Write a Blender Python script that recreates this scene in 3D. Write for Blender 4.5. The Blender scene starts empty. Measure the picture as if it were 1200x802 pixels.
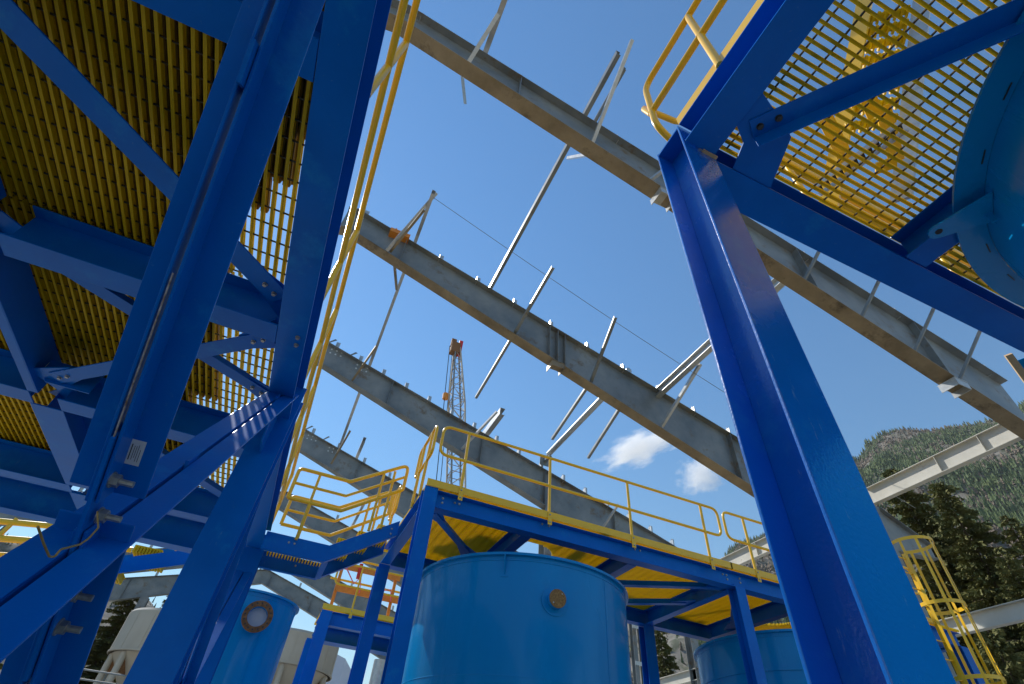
import bpy, math, random
import numpy as np
from mathutils import Vector, Matrix, noise
random.seed(7)
S = bpy.context.scene
COL = S.collection
D = bpy.data
# ------------------------------------------------------------------ camera
cd = D.cameras.new("camera"); cam = D.objects.new("camera", cd); COL.objects.link(cam)
cd.sensor_width = 36.0; cd.lens = 17.72; cd.clip_start = 0.05; cd.clip_end = 20000
_R = [Vector((0.911, 0.332, 0.244)), Vector((-0.405, 0.619, 0.672)), Vector((0.072, -0.711, 0.699))]
cx_ = Vector((_R[0][0], _R[1][0], _R[2][0])).normalized()
cf_ = Vector((_R[0][2], _R[1][2], _R[2][2])).normalized()
cu_ = cx_.cross(cf_).normalized()
cx_ = cf_.cross(cu_).normalized()
cam.matrix_world = Matrix(((cx_.x, cu_.x, -cf_.x, 0), (cx_.y, cu_.y, -cf_.y, 0), (cx_.z, cu_.z, -cf_.z, 1.7), (0, 0, 0, 1)))
S.camera = cam
# ------------------------------------------------------------------ sky, sun, exposure
SUN_AZ = math.radians(119); SUN_EL = math.radians(46)      # azimuth counted from +x towards +y
sdir = Vector((math.cos(SUN_AZ) * math.cos(SUN_EL), math.sin(SUN_AZ) * math.cos(SUN_EL), math.sin(SUN_EL)))
W = D.worlds.new("World"); S.world = W; W.use_nodes = True
nt = W.node_tree; nt.nodes.clear()
sky = nt.nodes.new("ShaderNodeTexSky"); sky.sky_type = 'NISHITA'; sky.sun_disc = False
sky.sun_elevation = SUN_EL; sky.sun_rotation = math.radians(90) - SUN_AZ
sky.altitude = 0; sky.air_density = 2.0; sky.dust_density = 0.05; sky.ozone_density = 9.0
bg = nt.nodes.new("ShaderNodeBackground"); bg.inputs[1].default_value = 0.100
wo = nt.nodes.new("ShaderNodeOutputWorld")
hs = nt.nodes.new('ShaderNodeHueSaturation'); hs.inputs['Saturation'].default_value = 1.10
nt.links.new(sky.outputs[0], hs.inputs['Color']); nt.links.new(hs.outputs[0], bg.inputs[0]); nt.links.new(bg.outputs[0], wo.inputs[0])
sl = D.lights.new("sun", 'SUN'); sl.energy = 4.2; sl.angle = math.radians(0.5); sl.color = (1.0, 0.94, 0.85)
so = D.objects.new("sun", sl); COL.objects.link(so)
so.rotation_euler = sdir.to_track_quat('Z', 'Y').to_euler(); so.location = (0, 0, 60)
S.view_settings.view_transform = 'Standard'; S.view_settings.look = 'None'
S.view_settings.exposure = 0.42; S.cycles.volume_bounces = 8; S.view_settings.gamma = 1.0
S.view_settings.use_curve_mapping = False

# ------------------------------------------------------------------ materials
def new_mat(name):
    m = D.materials.new(name); m.use_nodes = True
    n = m.node_tree; b = n.nodes["Principled BSDF"]
    return m, n, b
def mottled(name, c1, c2, rough=0.45, metal=0.0, scale=3.0, detail=6, coat=0.0, bump=0.0, bscale=40, stretch=(1, 1, 1),
            c3=None, c3amt=0.6, c3scale=1.2, rvar=0.1, spec=0.5, bstretch=None, coatr=.12, dust=None, dustamt=.66):
    m, n, b = new_mat(name); L = n.links.new
    tc = n.nodes.new("ShaderNodeTexCoord"); mp = n.nodes.new("ShaderNodeMapping"); mp.inputs['Scale'].default_value = stretch
    geo = n.nodes.new("ShaderNodeNewGeometry")
    L(geo.outputs['Position'], mp.inputs[0])
    t = n.nodes.new("ShaderNodeTexNoise"); t.inputs['Scale'].default_value = scale; t.inputs['Detail'].default_value = detail
    t.inputs['Roughness'].default_value = 0.62
    L(mp.outputs[0], t.inputs[0])
    r = n.nodes.new("ShaderNodeValToRGB"); r.color_ramp.elements[0].position = .32; r.color_ramp.elements[1].position = .68
    r.color_ramp.elements[0].color = (*c1, 1); r.color_ramp.elements[1].color = (*c2, 1)
    L(t.outputs[0], r.inputs[0]); out = r.outputs[0]
    if c3:
        t2 = n.nodes.new("ShaderNodeTexNoise"); t2.inputs['Scale'].default_value = c3scale; t2.inputs['Detail'].default_value = 8
        t2.inputs['Roughness'].default_value = 0.7
        L(mp.outputs[0], t2.inputs[0])
        r2 = n.nodes.new("ShaderNodeValToRGB"); r2.color_ramp.elements[0].position = c3amt; r2.color_ramp.elements[1].position = c3amt + .12
        L(t2.outputs[0], r2.inputs[0])
        mx = n.nodes.new("ShaderNodeMixRGB"); mx.inputs[2].default_value = (*c3, 1)
        L(r2.outputs[0], mx.inputs[0]); L(out, mx.inputs[1]); out = mx.outputs[0]
    if dust:
        t4 = n.nodes.new("ShaderNodeTexNoise"); t4.inputs['Scale'].default_value = 26; t4.inputs['Detail'].default_value = 9; t4.inputs['Roughness'].default_value = .78
        md = n.nodes.new("ShaderNodeMapping"); md.inputs['Scale'].default_value = (1, 1, .22); L(geo.outputs['Position'], md.inputs[0]); L(md.outputs[0], t4.inputs[0])
        r4 = n.nodes.new("ShaderNodeValToRGB"); r4.color_ramp.elements[0].position = dustamt; r4.color_ramp.elements[1].position = dustamt + .10
        L(t4.outputs[0], r4.inputs[0]); m4 = n.nodes.new("ShaderNodeMixRGB"); m4.inputs[2].default_value = (*dust, 1)
        k4 = n.nodes.new("ShaderNodeMath"); k4.operation = 'MULTIPLY'; k4.inputs[1].default_value = .75; L(r4.outputs[0], k4.inputs[0])
        L(k4.outputs[0], m4.inputs[0]); L(out, m4.inputs[1]); out = m4.outputs[0]
    L(out, b.inputs['Base Color'])
    rr = n.nodes.new("ShaderNodeMapRange"); rr.inputs[3].default_value = max(0.03, rough - rvar); rr.inputs[4].default_value = rough + rvar
    L(t.outputs[0], rr.inputs[0]); L(rr.outputs[0], b.inputs['Roughness'])
    b.inputs['Metallic'].default_value = metal; b.inputs['Specular IOR Level'].default_value = spec
    b.inputs['Coat Weight'].default_value = coat; b.inputs['Coat Roughness'].default_value = coatr
    if bump:
        t3 = n.nodes.new("ShaderNodeTexNoise"); t3.inputs['Scale'].default_value = bscale; t3.inputs['Detail'].default_value = 3
        if bstretch:
            mb = n.nodes.new("ShaderNodeMapping"); mb.inputs['Scale'].default_value = bstretch; L(geo.outputs['Position'], mb.inputs[0]); L(mb.outputs[0], t3.inputs[0])
        else: L(geo.outputs['Position'], t3.inputs[0])
        bp = n.nodes.new("ShaderNodeBump"); bp.inputs['Strength'].default_value = bump; bp.inputs['Distance'].default_value = 0.01
        L(t3.outputs[0], bp.inputs['Height']); L(bp.outputs[0], b.inputs['Normal'])
        if coat: L(bp.outputs[0], b.inputs['Coat Normal'])
    return m
BLUE = mottled("blue_paint", (0.0005, 0.122, 0.50), (0.001, 0.146, 0.58), rough=0.36, coat=0.05, bump=0.06, bscale=70, scale=2.2, spec=.20,
               c3=(0.006, 0.19, 0.58), c3amt=0.57, c3scale=2.4, dust=(0.12, 0.26, 0.46), dustamt=.62)
BLUEG = mottled("glossy_blue_paint", (0.0005, 0.125, 0.52), (0.001, 0.15, 0.60), rough=0.26, coat=0.85, coatr=.09, bump=0.10, bscale=75, scale=2.2, spec=.35,
               c3=(0.010, 0.19, 0.56), c3amt=0.55, c3scale=2.0, dust=(0.18, 0.32, 0.50), dustamt=.60)
TANK = mottled("tank_blue_paint", (0.001, 0.22, 0.54), (0.002, 0.255, 0.60), rough=0.26, coat=0.18, coatr=.08, bump=0.35, bscale=1.0, scale=1.3, spec=.3,
               stretch=(1, 1, .25), bstretch=(7, 7, .8), dust=(0.08, 0.32, 0.52), dustamt=.66)
for _m in (BLUE, TANK): _m.node_tree.nodes['Principled BSDF'].inputs['Specular Tint'].default_value = (.40, .75, 1, 1)
YEL = mottled("yellow_paint", (0.88, 0.50, 0.004), (0.93, 0.55, 0.006), rough=0.32, coat=0.3, scale=6, bump=.05,
              c3=(0.66, 0.38, 0.02), c3amt=0.68, c3scale=9)
GRT = mottled("yellow_grating_resin", (0.82, 0.54, 0.008), (0.92, 0.62, 0.012), rough=0.5, scale=7, spec=.35, c3=(0.40, 0.26, 0.02), c3amt=.62, c3scale=14)
_n = GRT.node_tree; _tr = _n.nodes.new("ShaderNodeBsdfTranslucent"); _tr.inputs[0].default_value = (0.82, 0.74, 0.03, 1); _mx = _n.nodes.new("ShaderNodeMixShader"); _mx.inputs[0].default_value = .38
_n.links.new(_n.nodes["Principled BSDF"].outputs[0], _mx.inputs[1]); _n.links.new(_tr.outputs[0], _mx.inputs[2]); _n.links.new(_mx.outputs[0], _n.nodes["Material Output"].inputs[0])
SHADG = mottled("shaded_grating_resin", (0.19, 0.112, 0.008), (0.28, 0.165, 0.012), rough=.7, scale=5)  # yellow resin darkened, the shade above the deck bars put into its colour
ROD = mottled("dark_tie_rod", (0.05, 0.045, 0.02), (0.09, 0.075, 0.03), rough=0.6)
STEEL = mottled("primed_grey_steel", (0.14, 0.165, 0.18), (0.27, 0.285, 0.28), rough=0.42, metal=0.15, scale=1.1, detail=11,
                c3=(0.17, 0.125, 0.08), c3amt=0.56, c3scale=1.9, bump=.08, bscale=18)
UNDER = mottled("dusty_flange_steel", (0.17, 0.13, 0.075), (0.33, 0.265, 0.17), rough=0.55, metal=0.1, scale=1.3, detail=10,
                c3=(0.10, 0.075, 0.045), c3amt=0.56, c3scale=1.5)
PRIMER = mottled("pale_primer", (0.50, 0.49, 0.43), (0.60, 0.59, 0.53), rough=.5, scale=2, c3=(.36, .33, .27), c3amt=.62, c3scale=2)
GALV = mottled("galvanised_steel", (0.42, 0.44, 0.44), (0.56, 0.57, 0.56), rough=0.38, metal=0.55, scale=9, c3=(.34, .34, .32), c3amt=.6)
BOLT = mottled("zinc_bolt", (0.28, 0.29, 0.28), (0.45, 0.45, 0.42), rough=0.42, metal=0.7, scale=60)
BOLTD = mottled("dark_bolt", (0.03, 0.035, 0.04), (0.07, 0.075, 0.08), rough=0.4, metal=0.5, scale=60)
RUST = mottled("rust", (0.14, 0.055, 0.02), (0.30, 0.15, 0.06), rough=0.85, scale=20)
CHIP = mottled("particle_board", (0.16, 0.075, 0.018), (0.42, 0.23, 0.075), rough=0.8, scale=45, detail=3)
IVORY = mottled("ivory_paint", (0.42, 0.375, 0.30), (0.50, 0.455, 0.375), rough=0.5, scale=.8, c3=(.33, .27, .20), c3amt=.62, c3scale=.6)
ORANGE = mottled("orange_paint", (0.62, 0.20, 0.02), (0.75, 0.28, 0.03), rough=0.5, scale=8)
REDP = mottled("red_paint", (0.55, 0.02, 0.02), (0.65, 0.04, 0.03), rough=0.5)
PINK = mottled("pink_flagging", (0.80, 0.14, 0.20), (0.85, 0.20, 0.25), rough=0.6)
WOOD = mottled("timber", (0.52, 0.34, 0.16), (0.62, 0.43, 0.23), rough=0.7, scale=14, stretch=(1, 6, 6))
GLINT = mottled("rusty_gap_glint", (0.16, 0.10, 0.07), (0.50, 0.50, 0.52), rough=.8, scale=30)
WHITE = mottled("label_paper", (0.48, 0.53, 0.55), (0.60, 0.64, 0.66), rough=0.6)
INK = mottled("label_ink", (0.02, 0.02, 0.025), (0.03, 0.03, 0.035), rough=0.7)
STRING = mottled("tan_twine", (0.30, 0.19, 0.05), (0.42, 0.28, 0.09), rough=0.9, scale=80)
DIRT = mottled("dirt_ground", (0.28, 0.27, 0.235), (0.38, 0.365, 0.32), rough=0.95, scale=.35, detail=10, bump=.4, bscale=3,
               c3=(0.22, 0.19, 0.15), c3amt=.6, c3scale=.9)
BARK = mottled("conifer_bark", (0.07, 0.05, 0.035), (0.13, 0.10, 0.07), rough=0.95, scale=8)
def leaf_mat(name, c1, c2, sc=.6):
    m = mottled(name, c1, c2, rough=0.75, scale=sc, detail=6, spec=.25)
    return m
NEED = leaf_mat("conifer_needles", (0.055, 0.066, 0.018), (0.19, 0.18, 0.055))
FOR1 = leaf_mat("evergreen_slope", (0.026, 0.058, 0.020), (0.095, 0.135, 0.040), .03)
FOR2 = leaf_mat("leafless_slope", (0.105, 0.080, 0.058), (0.19, 0.145, 0.105), .03)
ROCK = mottled("mountain_rock", (0.085, 0.078, 0.058), (0.20, 0.18, 0.155), rough=.95, scale=.02, detail=12, c3=(0.045, 0.055, 0.028), c3amt=.47, c3scale=.03,
               bump=1.0, bscale=.2)
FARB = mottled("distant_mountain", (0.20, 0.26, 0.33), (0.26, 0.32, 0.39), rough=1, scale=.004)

# ------------------------------------------------------------------ mesh builder
V3 = Vector
class MB:
    def __init__(s): s.v = []; s.f = []
    def quadbox(s, o, a, b, c):                     # o corner, a b c full edge vectors
        n = len(s.v)
        for k in (0, 1):
            for p in (o, o + a, o + a + b, o + b): s.v.append(p + c * k)
        fs = [(0, 3, 2, 1), (4, 5, 6, 7), (0, 1, 5, 4), (1, 2, 6, 5), (2, 3, 7, 6), (3, 0, 4, 7)]
        if a.cross(b).dot(c) < 0: fs = [tuple(reversed(f)) for f in fs]
        s.f += [tuple(n + i for i in f) for f in fs]; return s
    def box(s, x0, x1, y0, y1, z0, z1):
        return s.quadbox(V3((x0, y0, z0)), V3((x1 - x0, 0, 0)), V3((0, y1 - y0, 0)), V3((0, 0, z1 - z0)))
    def frame(s, p0, p1, up=(0, 0, 1)):
        d = (p1 - p0); u = V3(up); side = d.cross(u).normalized(); u = side.cross(d).normalized(); return d, side, u
    def bar(s, p0, p1, w, h, up=(0, 0, 1), off=(0, 0)):   # centred box section, off = (side, up)
        p0 = V3(p0); p1 = V3(p1); d, sd, u = s.frame(p0, p1, up)
        return s.quadbox(p0 + sd * (off[0] - w / 2) + u * (off[1] - h / 2), d, sd * w, u * h)
    def I(s, p0, p1, b, dep, tf=.014, tw=.010, up=(0, 0, 1)):  # p0/p1 on the outer face of the BOTTOM flange
        s.bar(p0, p1, b, tf, up, (0, tf / 2)); s.bar(p0, p1, b, tf, up, (0, dep - tf / 2))
        s.bar(p0, p1, tw, dep - 2 * tf - .0004, up, (0, dep / 2)); return s
    def L(s, p0, p1, leg, t, up=(0, 0, 1), side=1, vert=1, off=(0, 0)):  # heel at off; horizontal leg to side, other leg up/down
        s.bar(p0, p1, leg, t, up, (off[0] + side * leg / 2, off[1] + vert * t / 2))
        s.bar(p0, p1, t, leg - t, up, (off[0] + side * t / 2, off[1] + vert * (t + (leg - t) / 2))); return s
    def tube(s, pts, r, n=10, cap=True, r2=None):
        pts = [V3(p) for p in pts]; m = len(pts); base = len(s.v)
        dirs = [(pts[i + 1] - pts[i]).normalized() for i in range(m - 1)]
        ref = V3((0, 0, 1)) if abs(dirs[0].z) < .9 else V3((1, 0, 0))
        u = dirs[0].cross(ref).normalized()
        for i, p in enumerate(pts):
            t = dirs[0] if i == 0 else dirs[-1] if i == m - 1 else (dirs[i - 1] + dirs[i]).normalized()
            u = (u - t * u.dot(t)).normalized(); w = t.cross(u)
            rr = r if r2 is None else r + (r2 - r) * i / (m - 1)
            for k in range(n):
                a = 2 * math.pi * k / n; s.v.append(p + u * (rr * math.cos(a)) + w * (rr * math.sin(a)))
        for i in range(m - 1):
            for k in range(n):
                a = base + i * n + k; b = base + i * n + (k + 1) % n; s.f.append((a, b, b + n, a + n))
        if cap:
            s.f.append(tuple(base + k for k in reversed(range(n)))); s.f.append(tuple(base + (m - 1) * n + k for k in range(n)))
        return s
    def poly(s, pts, thick):                         # extrude a planar polygon by vector
        n = len(s.v); k = len(pts); pts = [V3(p) for p in pts]; t = V3(thick)
        s.v += pts + [p + t for p in pts]
        nrm = (pts[1] - pts[0]).cross(pts[2] - pts[1])
        a = tuple(range(n, n + k)); b = tuple(range(n + k, n + 2 * k))
        s.f.append(tuple(reversed(a))); s.f.append(b)
        for i in range(k): s.f.append((n + i, n + (i + 1) % k, n + k + (i + 1) % k, n + k + i))
        return s
    def lathe(s, prof, c, n=64):                     # prof (r, z) list around vertical axis at c
        base = len(s.v)
        for (r, z) in prof:
            for k in range(n):
                a = 2 * math.pi * k / n; s.v.append(V3((c[0] + r * math.cos(a), c[1] + r * math.sin(a), z)))
        for i in range(len(prof) - 1):
            for k in range(n):
                a = base + i * n + k; b = base + i * n + (k + 1) % n; s.f.append((a, b, b + n, a + n))
        return s
    def hexbolt(s, p, nrm, r=.022, h=.016, shank=.0):
        p = V3(p); nrm = V3(nrm).normalized()
        s.tube([p, p + nrm * .004], r * 1.25, 12); s.tube([p + nrm * .004, p + nrm * (h + .004)], r, 6)
        if shank: s.tube([p + nrm * (h + .004), p + nrm * (h + shank)], r * .5, 8)
        return s
def obj(name, mb, mat, parent=None, smooth=False, bevel=0, kind=None):
    me = D.meshes.new(name); me.from_pydata([tuple(v) for v in mb.v], [], mb.f); me.update()
    me.materials.append(mat)
    o = D.objects.new(name, me); COL.objects.link(o)
    if smooth:
        for p in me.polygons: p.use_smooth = True
        try: me.set_sharp_from_angle(angle=math.radians(smooth if smooth > 1 else 40))
        except Exception: pass
    if parent: attach(o, parent)
    if bevel:
        bm = o.modifiers.new("bevel", 'BEVEL'); bm.width = bevel; bm.segments = 2; bm.limit_method = 'ANGLE'; bm.angle_limit = math.radians(50)
        bm.harden_normals = False
    if kind: o['kind'] = kind
    return o
def attach(o, parent):
    o.parent = parent
    base = V3((0, 0, 0)); p = parent
    while p: base += V3(p.location); p = p.parent
    o.location = -base if False else V3((0, 0, 0)) - base
def attach_sub(o, part):                              # part meshes already carry -base; their children share that frame
    o.parent = part; o.location = (0, 0, 0)
def thing(name, label, cat, loc=(0, 0, 0), group=None):
    o = D.objects.new(name, None); COL.objects.link(o); o.location = loc; o.empty_display_size = .2
    o['label'] = label; o['category'] = cat
    if group: o['group'] = group
    return o
def tag(o, label, cat, group=None):
    o['label'] = label; o['category'] = cat
    if group: o['group'] = group
    return o
def part(name, mb, mat, t, smooth=False, bevel=0, label=None):
    o = obj(name, mb, mat, None, smooth, bevel); o.parent = t; o.location = -V3(t.location)
    if label: o['label'] = label
    return o
def sub(name, mb, mat, p, smooth=False, bevel=0, label=None):
    o = obj(name, mb, mat, None, smooth, bevel); o.parent = p; o.location = (0, 0, 0)
    if label: o['label'] = label
    return o
def fillet(pts, r, n=5):
    pts = [V3(p) for p in pts]; out = [pts[0]]
    for i in range(1, len(pts) - 1):
        a, b, c = pts[i - 1], pts[i], pts[i + 1]
        u = (a - b).normalized(); w = (c - b).normalized(); ang = u.angle(w)
        if ang > 3.1: out.append(b); continue
        t = min(r / math.tan(ang / 2), (a - b).length * .49, (c - b).length * .49)
        p0 = b + u * t; p1 = b + w * t
        for k in range(n + 1):
            q = k / n; out.append((1 - q) ** 2 * p0 + 2 * q * (1 - q) * b + q * q * p1)
    out.append(pts[-1]); return out

# ================================================================== GROUND, MOUNTAIN, FOREST
g = MB(); g.box(-3000, 3000, -3000, 3000, -.5, 0)
obj("ground", g, DIRT, kind='structure')
RID = [(-100, .20), (-60, .22), (-30, .26), (-12, .22), (-4, .13), (4, .09), (12, .10), (22, .20), (34, .29), (42, .35), (47, .43), (51, .44), (56, .50), (59.2, .545),
       (60.4, .535), (62, .558), (65, .555), (68, .545), (72.3, .53), (80, .54), (90, .44), (120, .3)]
def ridge(a):
    for (a0, h0), (a1, h1) in zip(RID, RID[1:]):
        if a0 <= a <= a1: return h0 + (h1 - h0) * (a - a0) / (a1 - a0)
    return .2
R0, R1 = 220.0, 1500.0
def fbm(x, y, s): return noise.fractal((x * s, y * s, 3.7), 1.0, 2.1, 6)
def ground_h(a, r):
    t = max(0.0, min(1.25, (r - R0) / (R1 - R0)))
    rd = ridge(a) * R1
    if t <= 1: h = rd * (t ** 1.12)
    else: h = rd * (1 - (t - 1) * 1.6)
    x = r * math.sin(math.radians(a)); y = r * math.cos(math.radians(a))
    h += fbm(x, y, .004) * 48 * min(1, t * 3) * (1 - .25 * min(1, t)) + fbm(x, y, .02) * 17 * min(1, t * 4)
    g_ = math.sin(math.radians(a) * 34 + fbm(x, y, .004) * 3) * 9 * min(1, t * 2) * (1 - min(1, t) * .6)
    return max(-.2, h + g_) - 4 * (t < .02)
mt = MB(); NA, NR = 300, 110
for j in range(NR):
    r = R0 + (R1 * 1.2 - R0) * j / (NR - 1)
    for i in range(NA):
        a = -100 + 220 * i / (NA - 1)
        mt.v.append(V3((r * math.sin(math.radians(a)), r * math.cos(math.radians(a)), ground_h(a, r))))
for j in range(NR - 1):
    for i in range(NA - 1):
        k = j * NA + i; mt.f.append((k, k + 1, k + NA + 1, k + NA))
obj("mountain", mt, ROCK, smooth=80, kind='structure')
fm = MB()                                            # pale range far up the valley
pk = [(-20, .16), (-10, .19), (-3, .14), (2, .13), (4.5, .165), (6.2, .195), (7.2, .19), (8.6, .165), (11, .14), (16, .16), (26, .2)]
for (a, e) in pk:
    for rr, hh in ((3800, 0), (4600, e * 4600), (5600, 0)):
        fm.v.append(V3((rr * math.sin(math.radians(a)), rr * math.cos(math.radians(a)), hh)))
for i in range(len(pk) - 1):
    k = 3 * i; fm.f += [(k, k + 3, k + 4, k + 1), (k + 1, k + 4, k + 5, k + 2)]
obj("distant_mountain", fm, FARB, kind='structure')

def forest(name, mat, n, seed, hmin, hmax, sel, tiers=3, sides=6, wide=.2):
    rnd = random.Random(seed); V = []; F = []; cnt = 0; tries = 0
    while cnt < n and tries < n * 12:
        tries += 1
        a = rnd.uniform(-40, 86) if rnd.random() < .12 else rnd.uniform(40, 78)
        r = R0 * .8 + (R1 * 1.0 - R0 * .8) * (rnd.random() ** .8)
        x = r * math.sin(math.radians(a)); y = r * math.cos(math.radians(a))
        if not sel(a, r, x, y, rnd): continue
        z = ground_h(a, r) - .5; h = hmin + (hmax - hmin) * rnd.random() ** 1.6 * (1 if rnd.random() < .93 else 1.35); cnt += 1
        for t in range(tiers):
            z0 = z + h * (.04 + .28 * t); z1 = z + h * (.52 + .24 * t if t < tiers - 1 else 1.0); rad = h * wide * (1 - .27 * t) * rnd.uniform(.75, 1.2)
            b = len(V); ph = rnd.random() * 6
            for k in range(sides):
                q = ph + 6.283 * k / sides; rr = rad * (1 if k % 2 else .62) * rnd.uniform(.8, 1.15)
                V.append((x + rr * math.cos(q), y + rr * math.sin(q), z0 + rnd.uniform(-.03, .03) * h))
            V.append((x, y, z1))
            for k in range(sides): F.append((b + k, b + (k + 1) % sides, b + sides))
    me = D.meshes.new(name); me.from_pydata(V, [], F); me.materials.append(mat)
    o = D.objects.new(name, me); COL.objects.link(o); o['kind'] = 'stuff'; return o
tag(forest("evergreen_forest", FOR1, 30000, 3, 9, 19, lambda a, r, x, y, q: fbm(x, y, .006) + q.uniform(-.3, .3) > -.02 and r > 260), "dark evergreen forest covering the mountain slope at right", "forest")
tag(forest("bare_woodland", FOR2, 13000, 5, 6, 12, lambda a, r, x, y, q: fbm(x, y, .006) + q.uniform(-.25, .25) < .06 and r > 240, wide=.34), "grey brown leafless woodland in patches on the mountain slope", "woodland")

# ---------------- conifers near the site
def conifer_mesh(seed, h, spread, dens=1.0, bare=.0):
    rnd = random.Random(seed); V = []; F = []
    nb = int(115 * dens)
    tr = MB()
    tr.tube([(0, 0, 0), (0, 0, h * .5), (.05, 0, h * .98)], h * .012, 7, r2=.02)
    for i in range(nb):
        t = .08 + .90 * (i / nb); z = h * t
        Lb = spread * h * (1 - t) ** .85 * rnd.uniform(.55, 1.2) + .12
        az = i * 2.4 + rnd.uniform(-.5, .5); dr = -rnd.uniform(.15, .42) * (1.15 - t)
        d = V3((math.cos(az), math.sin(az), dr)); sd = V3((-math.sin(az), math.cos(az), 0))
        if Lb > .5: tr.tube([(0, 0, z), tuple(V3((0, 0, z)) + d * Lb * .85)], .035 * (1 - t) + .012, 4, cap=False, r2=.008)
        ns = max(5, int(Lb * 9 * dens))
        for k in range(ns):
            u = (k + .5) / ns; ctr = V3((0, 0, z)) + d * (Lb * u) + V3((0, 0, -.12 * Lb * u * u + .10 * Lb * u ** 3))
            wd = (.20 + .22 * Lb * (1 - u) * .5) * rnd.uniform(.6, 1.25)
            for sgn in (-1, 1):
                for q in range(3):
                    tip = ctr + sd * (sgn * wd * rnd.uniform(.6, 1.1)) + d * (.30 * rnd.uniform(.4, 1.3)) + V3((0, 0, rnd.uniform(-.28, .06)))
                    w = rnd.uniform(.025, .06) ; n = d.cross(sd)
                    b = len(V)
                    V += [tuple(ctr - d * w), tuple(ctr + d * w + V3((0, 0, rnd.uniform(-.05, .05)))), tuple(tip + d * w * .6 + V3((0, 0, rnd.uniform(-.06, .02)))), tuple(tip - d * w * .7)]
                    F.append((b, b + 1, b + 2, b + 3))
                    b = len(V); m_ = ctr.lerp(tip, .6)
                    V += [tuple(m_ + V3((0, 0, .02))), tuple(m_ + V3((rnd.uniform(-.09, .09), rnd.uniform(-.09, .09), -.13))), tuple(tip + V3((rnd.uniform(-.05, .05), rnd.uniform(-.05, .05), -.06)))]
                    F.append((b, b + 1, b + 2))
    me = D.meshes.new("crown"); me.from_pydata(V, [], F); me.materials.append(NEED)
    tm = D.meshes.new("trunk"); tm.from_pydata([tuple(v) for v in tr.v], [], tr.f); tm.materials.append(BARK)
    return me, tm
CM = [conifer_mesh(11, 20, .24, 1.5), conifer_mesh(12, 17, .20, 1.4), conifer_mesh(13, 22, .19, 1.4), conifer_mesh(14, 11, .22, 1.0)]
def conifer(k, x, y, sc, label, rz=0, group="conifers around the site", z=0):
    t = thing("conifer_tree", label, "tree", (x, y, z), group); t.scale = (sc, sc, sc); t.rotation_euler[2] = rz
    for nm, me in (("crown", CM[k][0]), ("trunk", CM[k][1])):
        o = D.objects.new(nm, me); COL.objects.link(o); o.parent = t
def pol(az, r): return r * math.sin(math.radians(az)), r * math.cos(math.radians(az))
trees = [  # kind, azimuth from +y, distance, scale, label
    (0, 62.6, 40, 1.12, "tallest dense conifer rising just right of the caged ladder top"),
    (1, 65.6, 38, 1.16, "olive tipped conifer second from the ladder cage, under the upper grey beam"),
    (2, 68.6, 42, .84, "slender conifer behind the lower grey wall beam at the right edge"),
    (0, 71.0, 34, .70, "broad conifer low in the right corner beyond the ladder cage"),
    (1, 60.2, 52, .80, "conifer half hidden behind the big blue corner column"),
    (2, 64.2, 50, 1.02, "conifer standing between the two tall ones beside the ladder"),
    (0, 74.0, 34, .66, "dark conifer at the right picture edge beneath the grey girt"),
    (0, 67.0, 33, .66, "lower conifer crown seen through the bars of the ladder cage"),
    (3, 63.5, 27, .80, "small conifer at the foot of the ladder cage"),
    (3, 69.5, 29, .95, "small bushy conifer in the bottom right corner"),
    (2, 76.5, 42, .80, "conifer just outside the right edge behind the wall beam"),
    (1, 37.7, 52, .98, "green conifer seen between the blue tank and the slim blue column"),
    (3, 39.6, 44, .86, "low conifer right of the slim blue column beneath the deck"),
    (3, 36.4, 42, .8, "low conifer beside the grey laced column behind the big tank"),
    (2, 1.5, 75, .80, "lone thin conifer top above the ivory silo"),
    (1, 6.3, 80, .80, "conifer right of the ivory silo against the pale mountain"),
    (3, 8.0, 70, 1.1, "short conifer beside the steel stack near the far peak"),
    (0, -12.0, 46, .66, "shaded conifer behind the left ivory silo"),
    (1, -15.0, 40, .66, "shaded conifer low behind the left braced column"),
    (0, -9.0, 50, .70, "shaded conifer above the left ivory silo roof"),
    (2, -24.0, 36, .60, "conifer in the bottom left corner under the brace"),
    (0, -29.0, 34, .56, "broad dark conifer at the lower left picture edge"),
    (1, -19.0, 38, .64, "conifer between the two blue columns low at left"),
    (3, 41.5, 40, .9, "short conifer left of the farther blue tank"),
]
for i, (k, az, r, sc, lb) in enumerate(trees):
    x, y = pol(az, r); conifer(k, x, y, sc, lb, i * 1.3)

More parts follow.
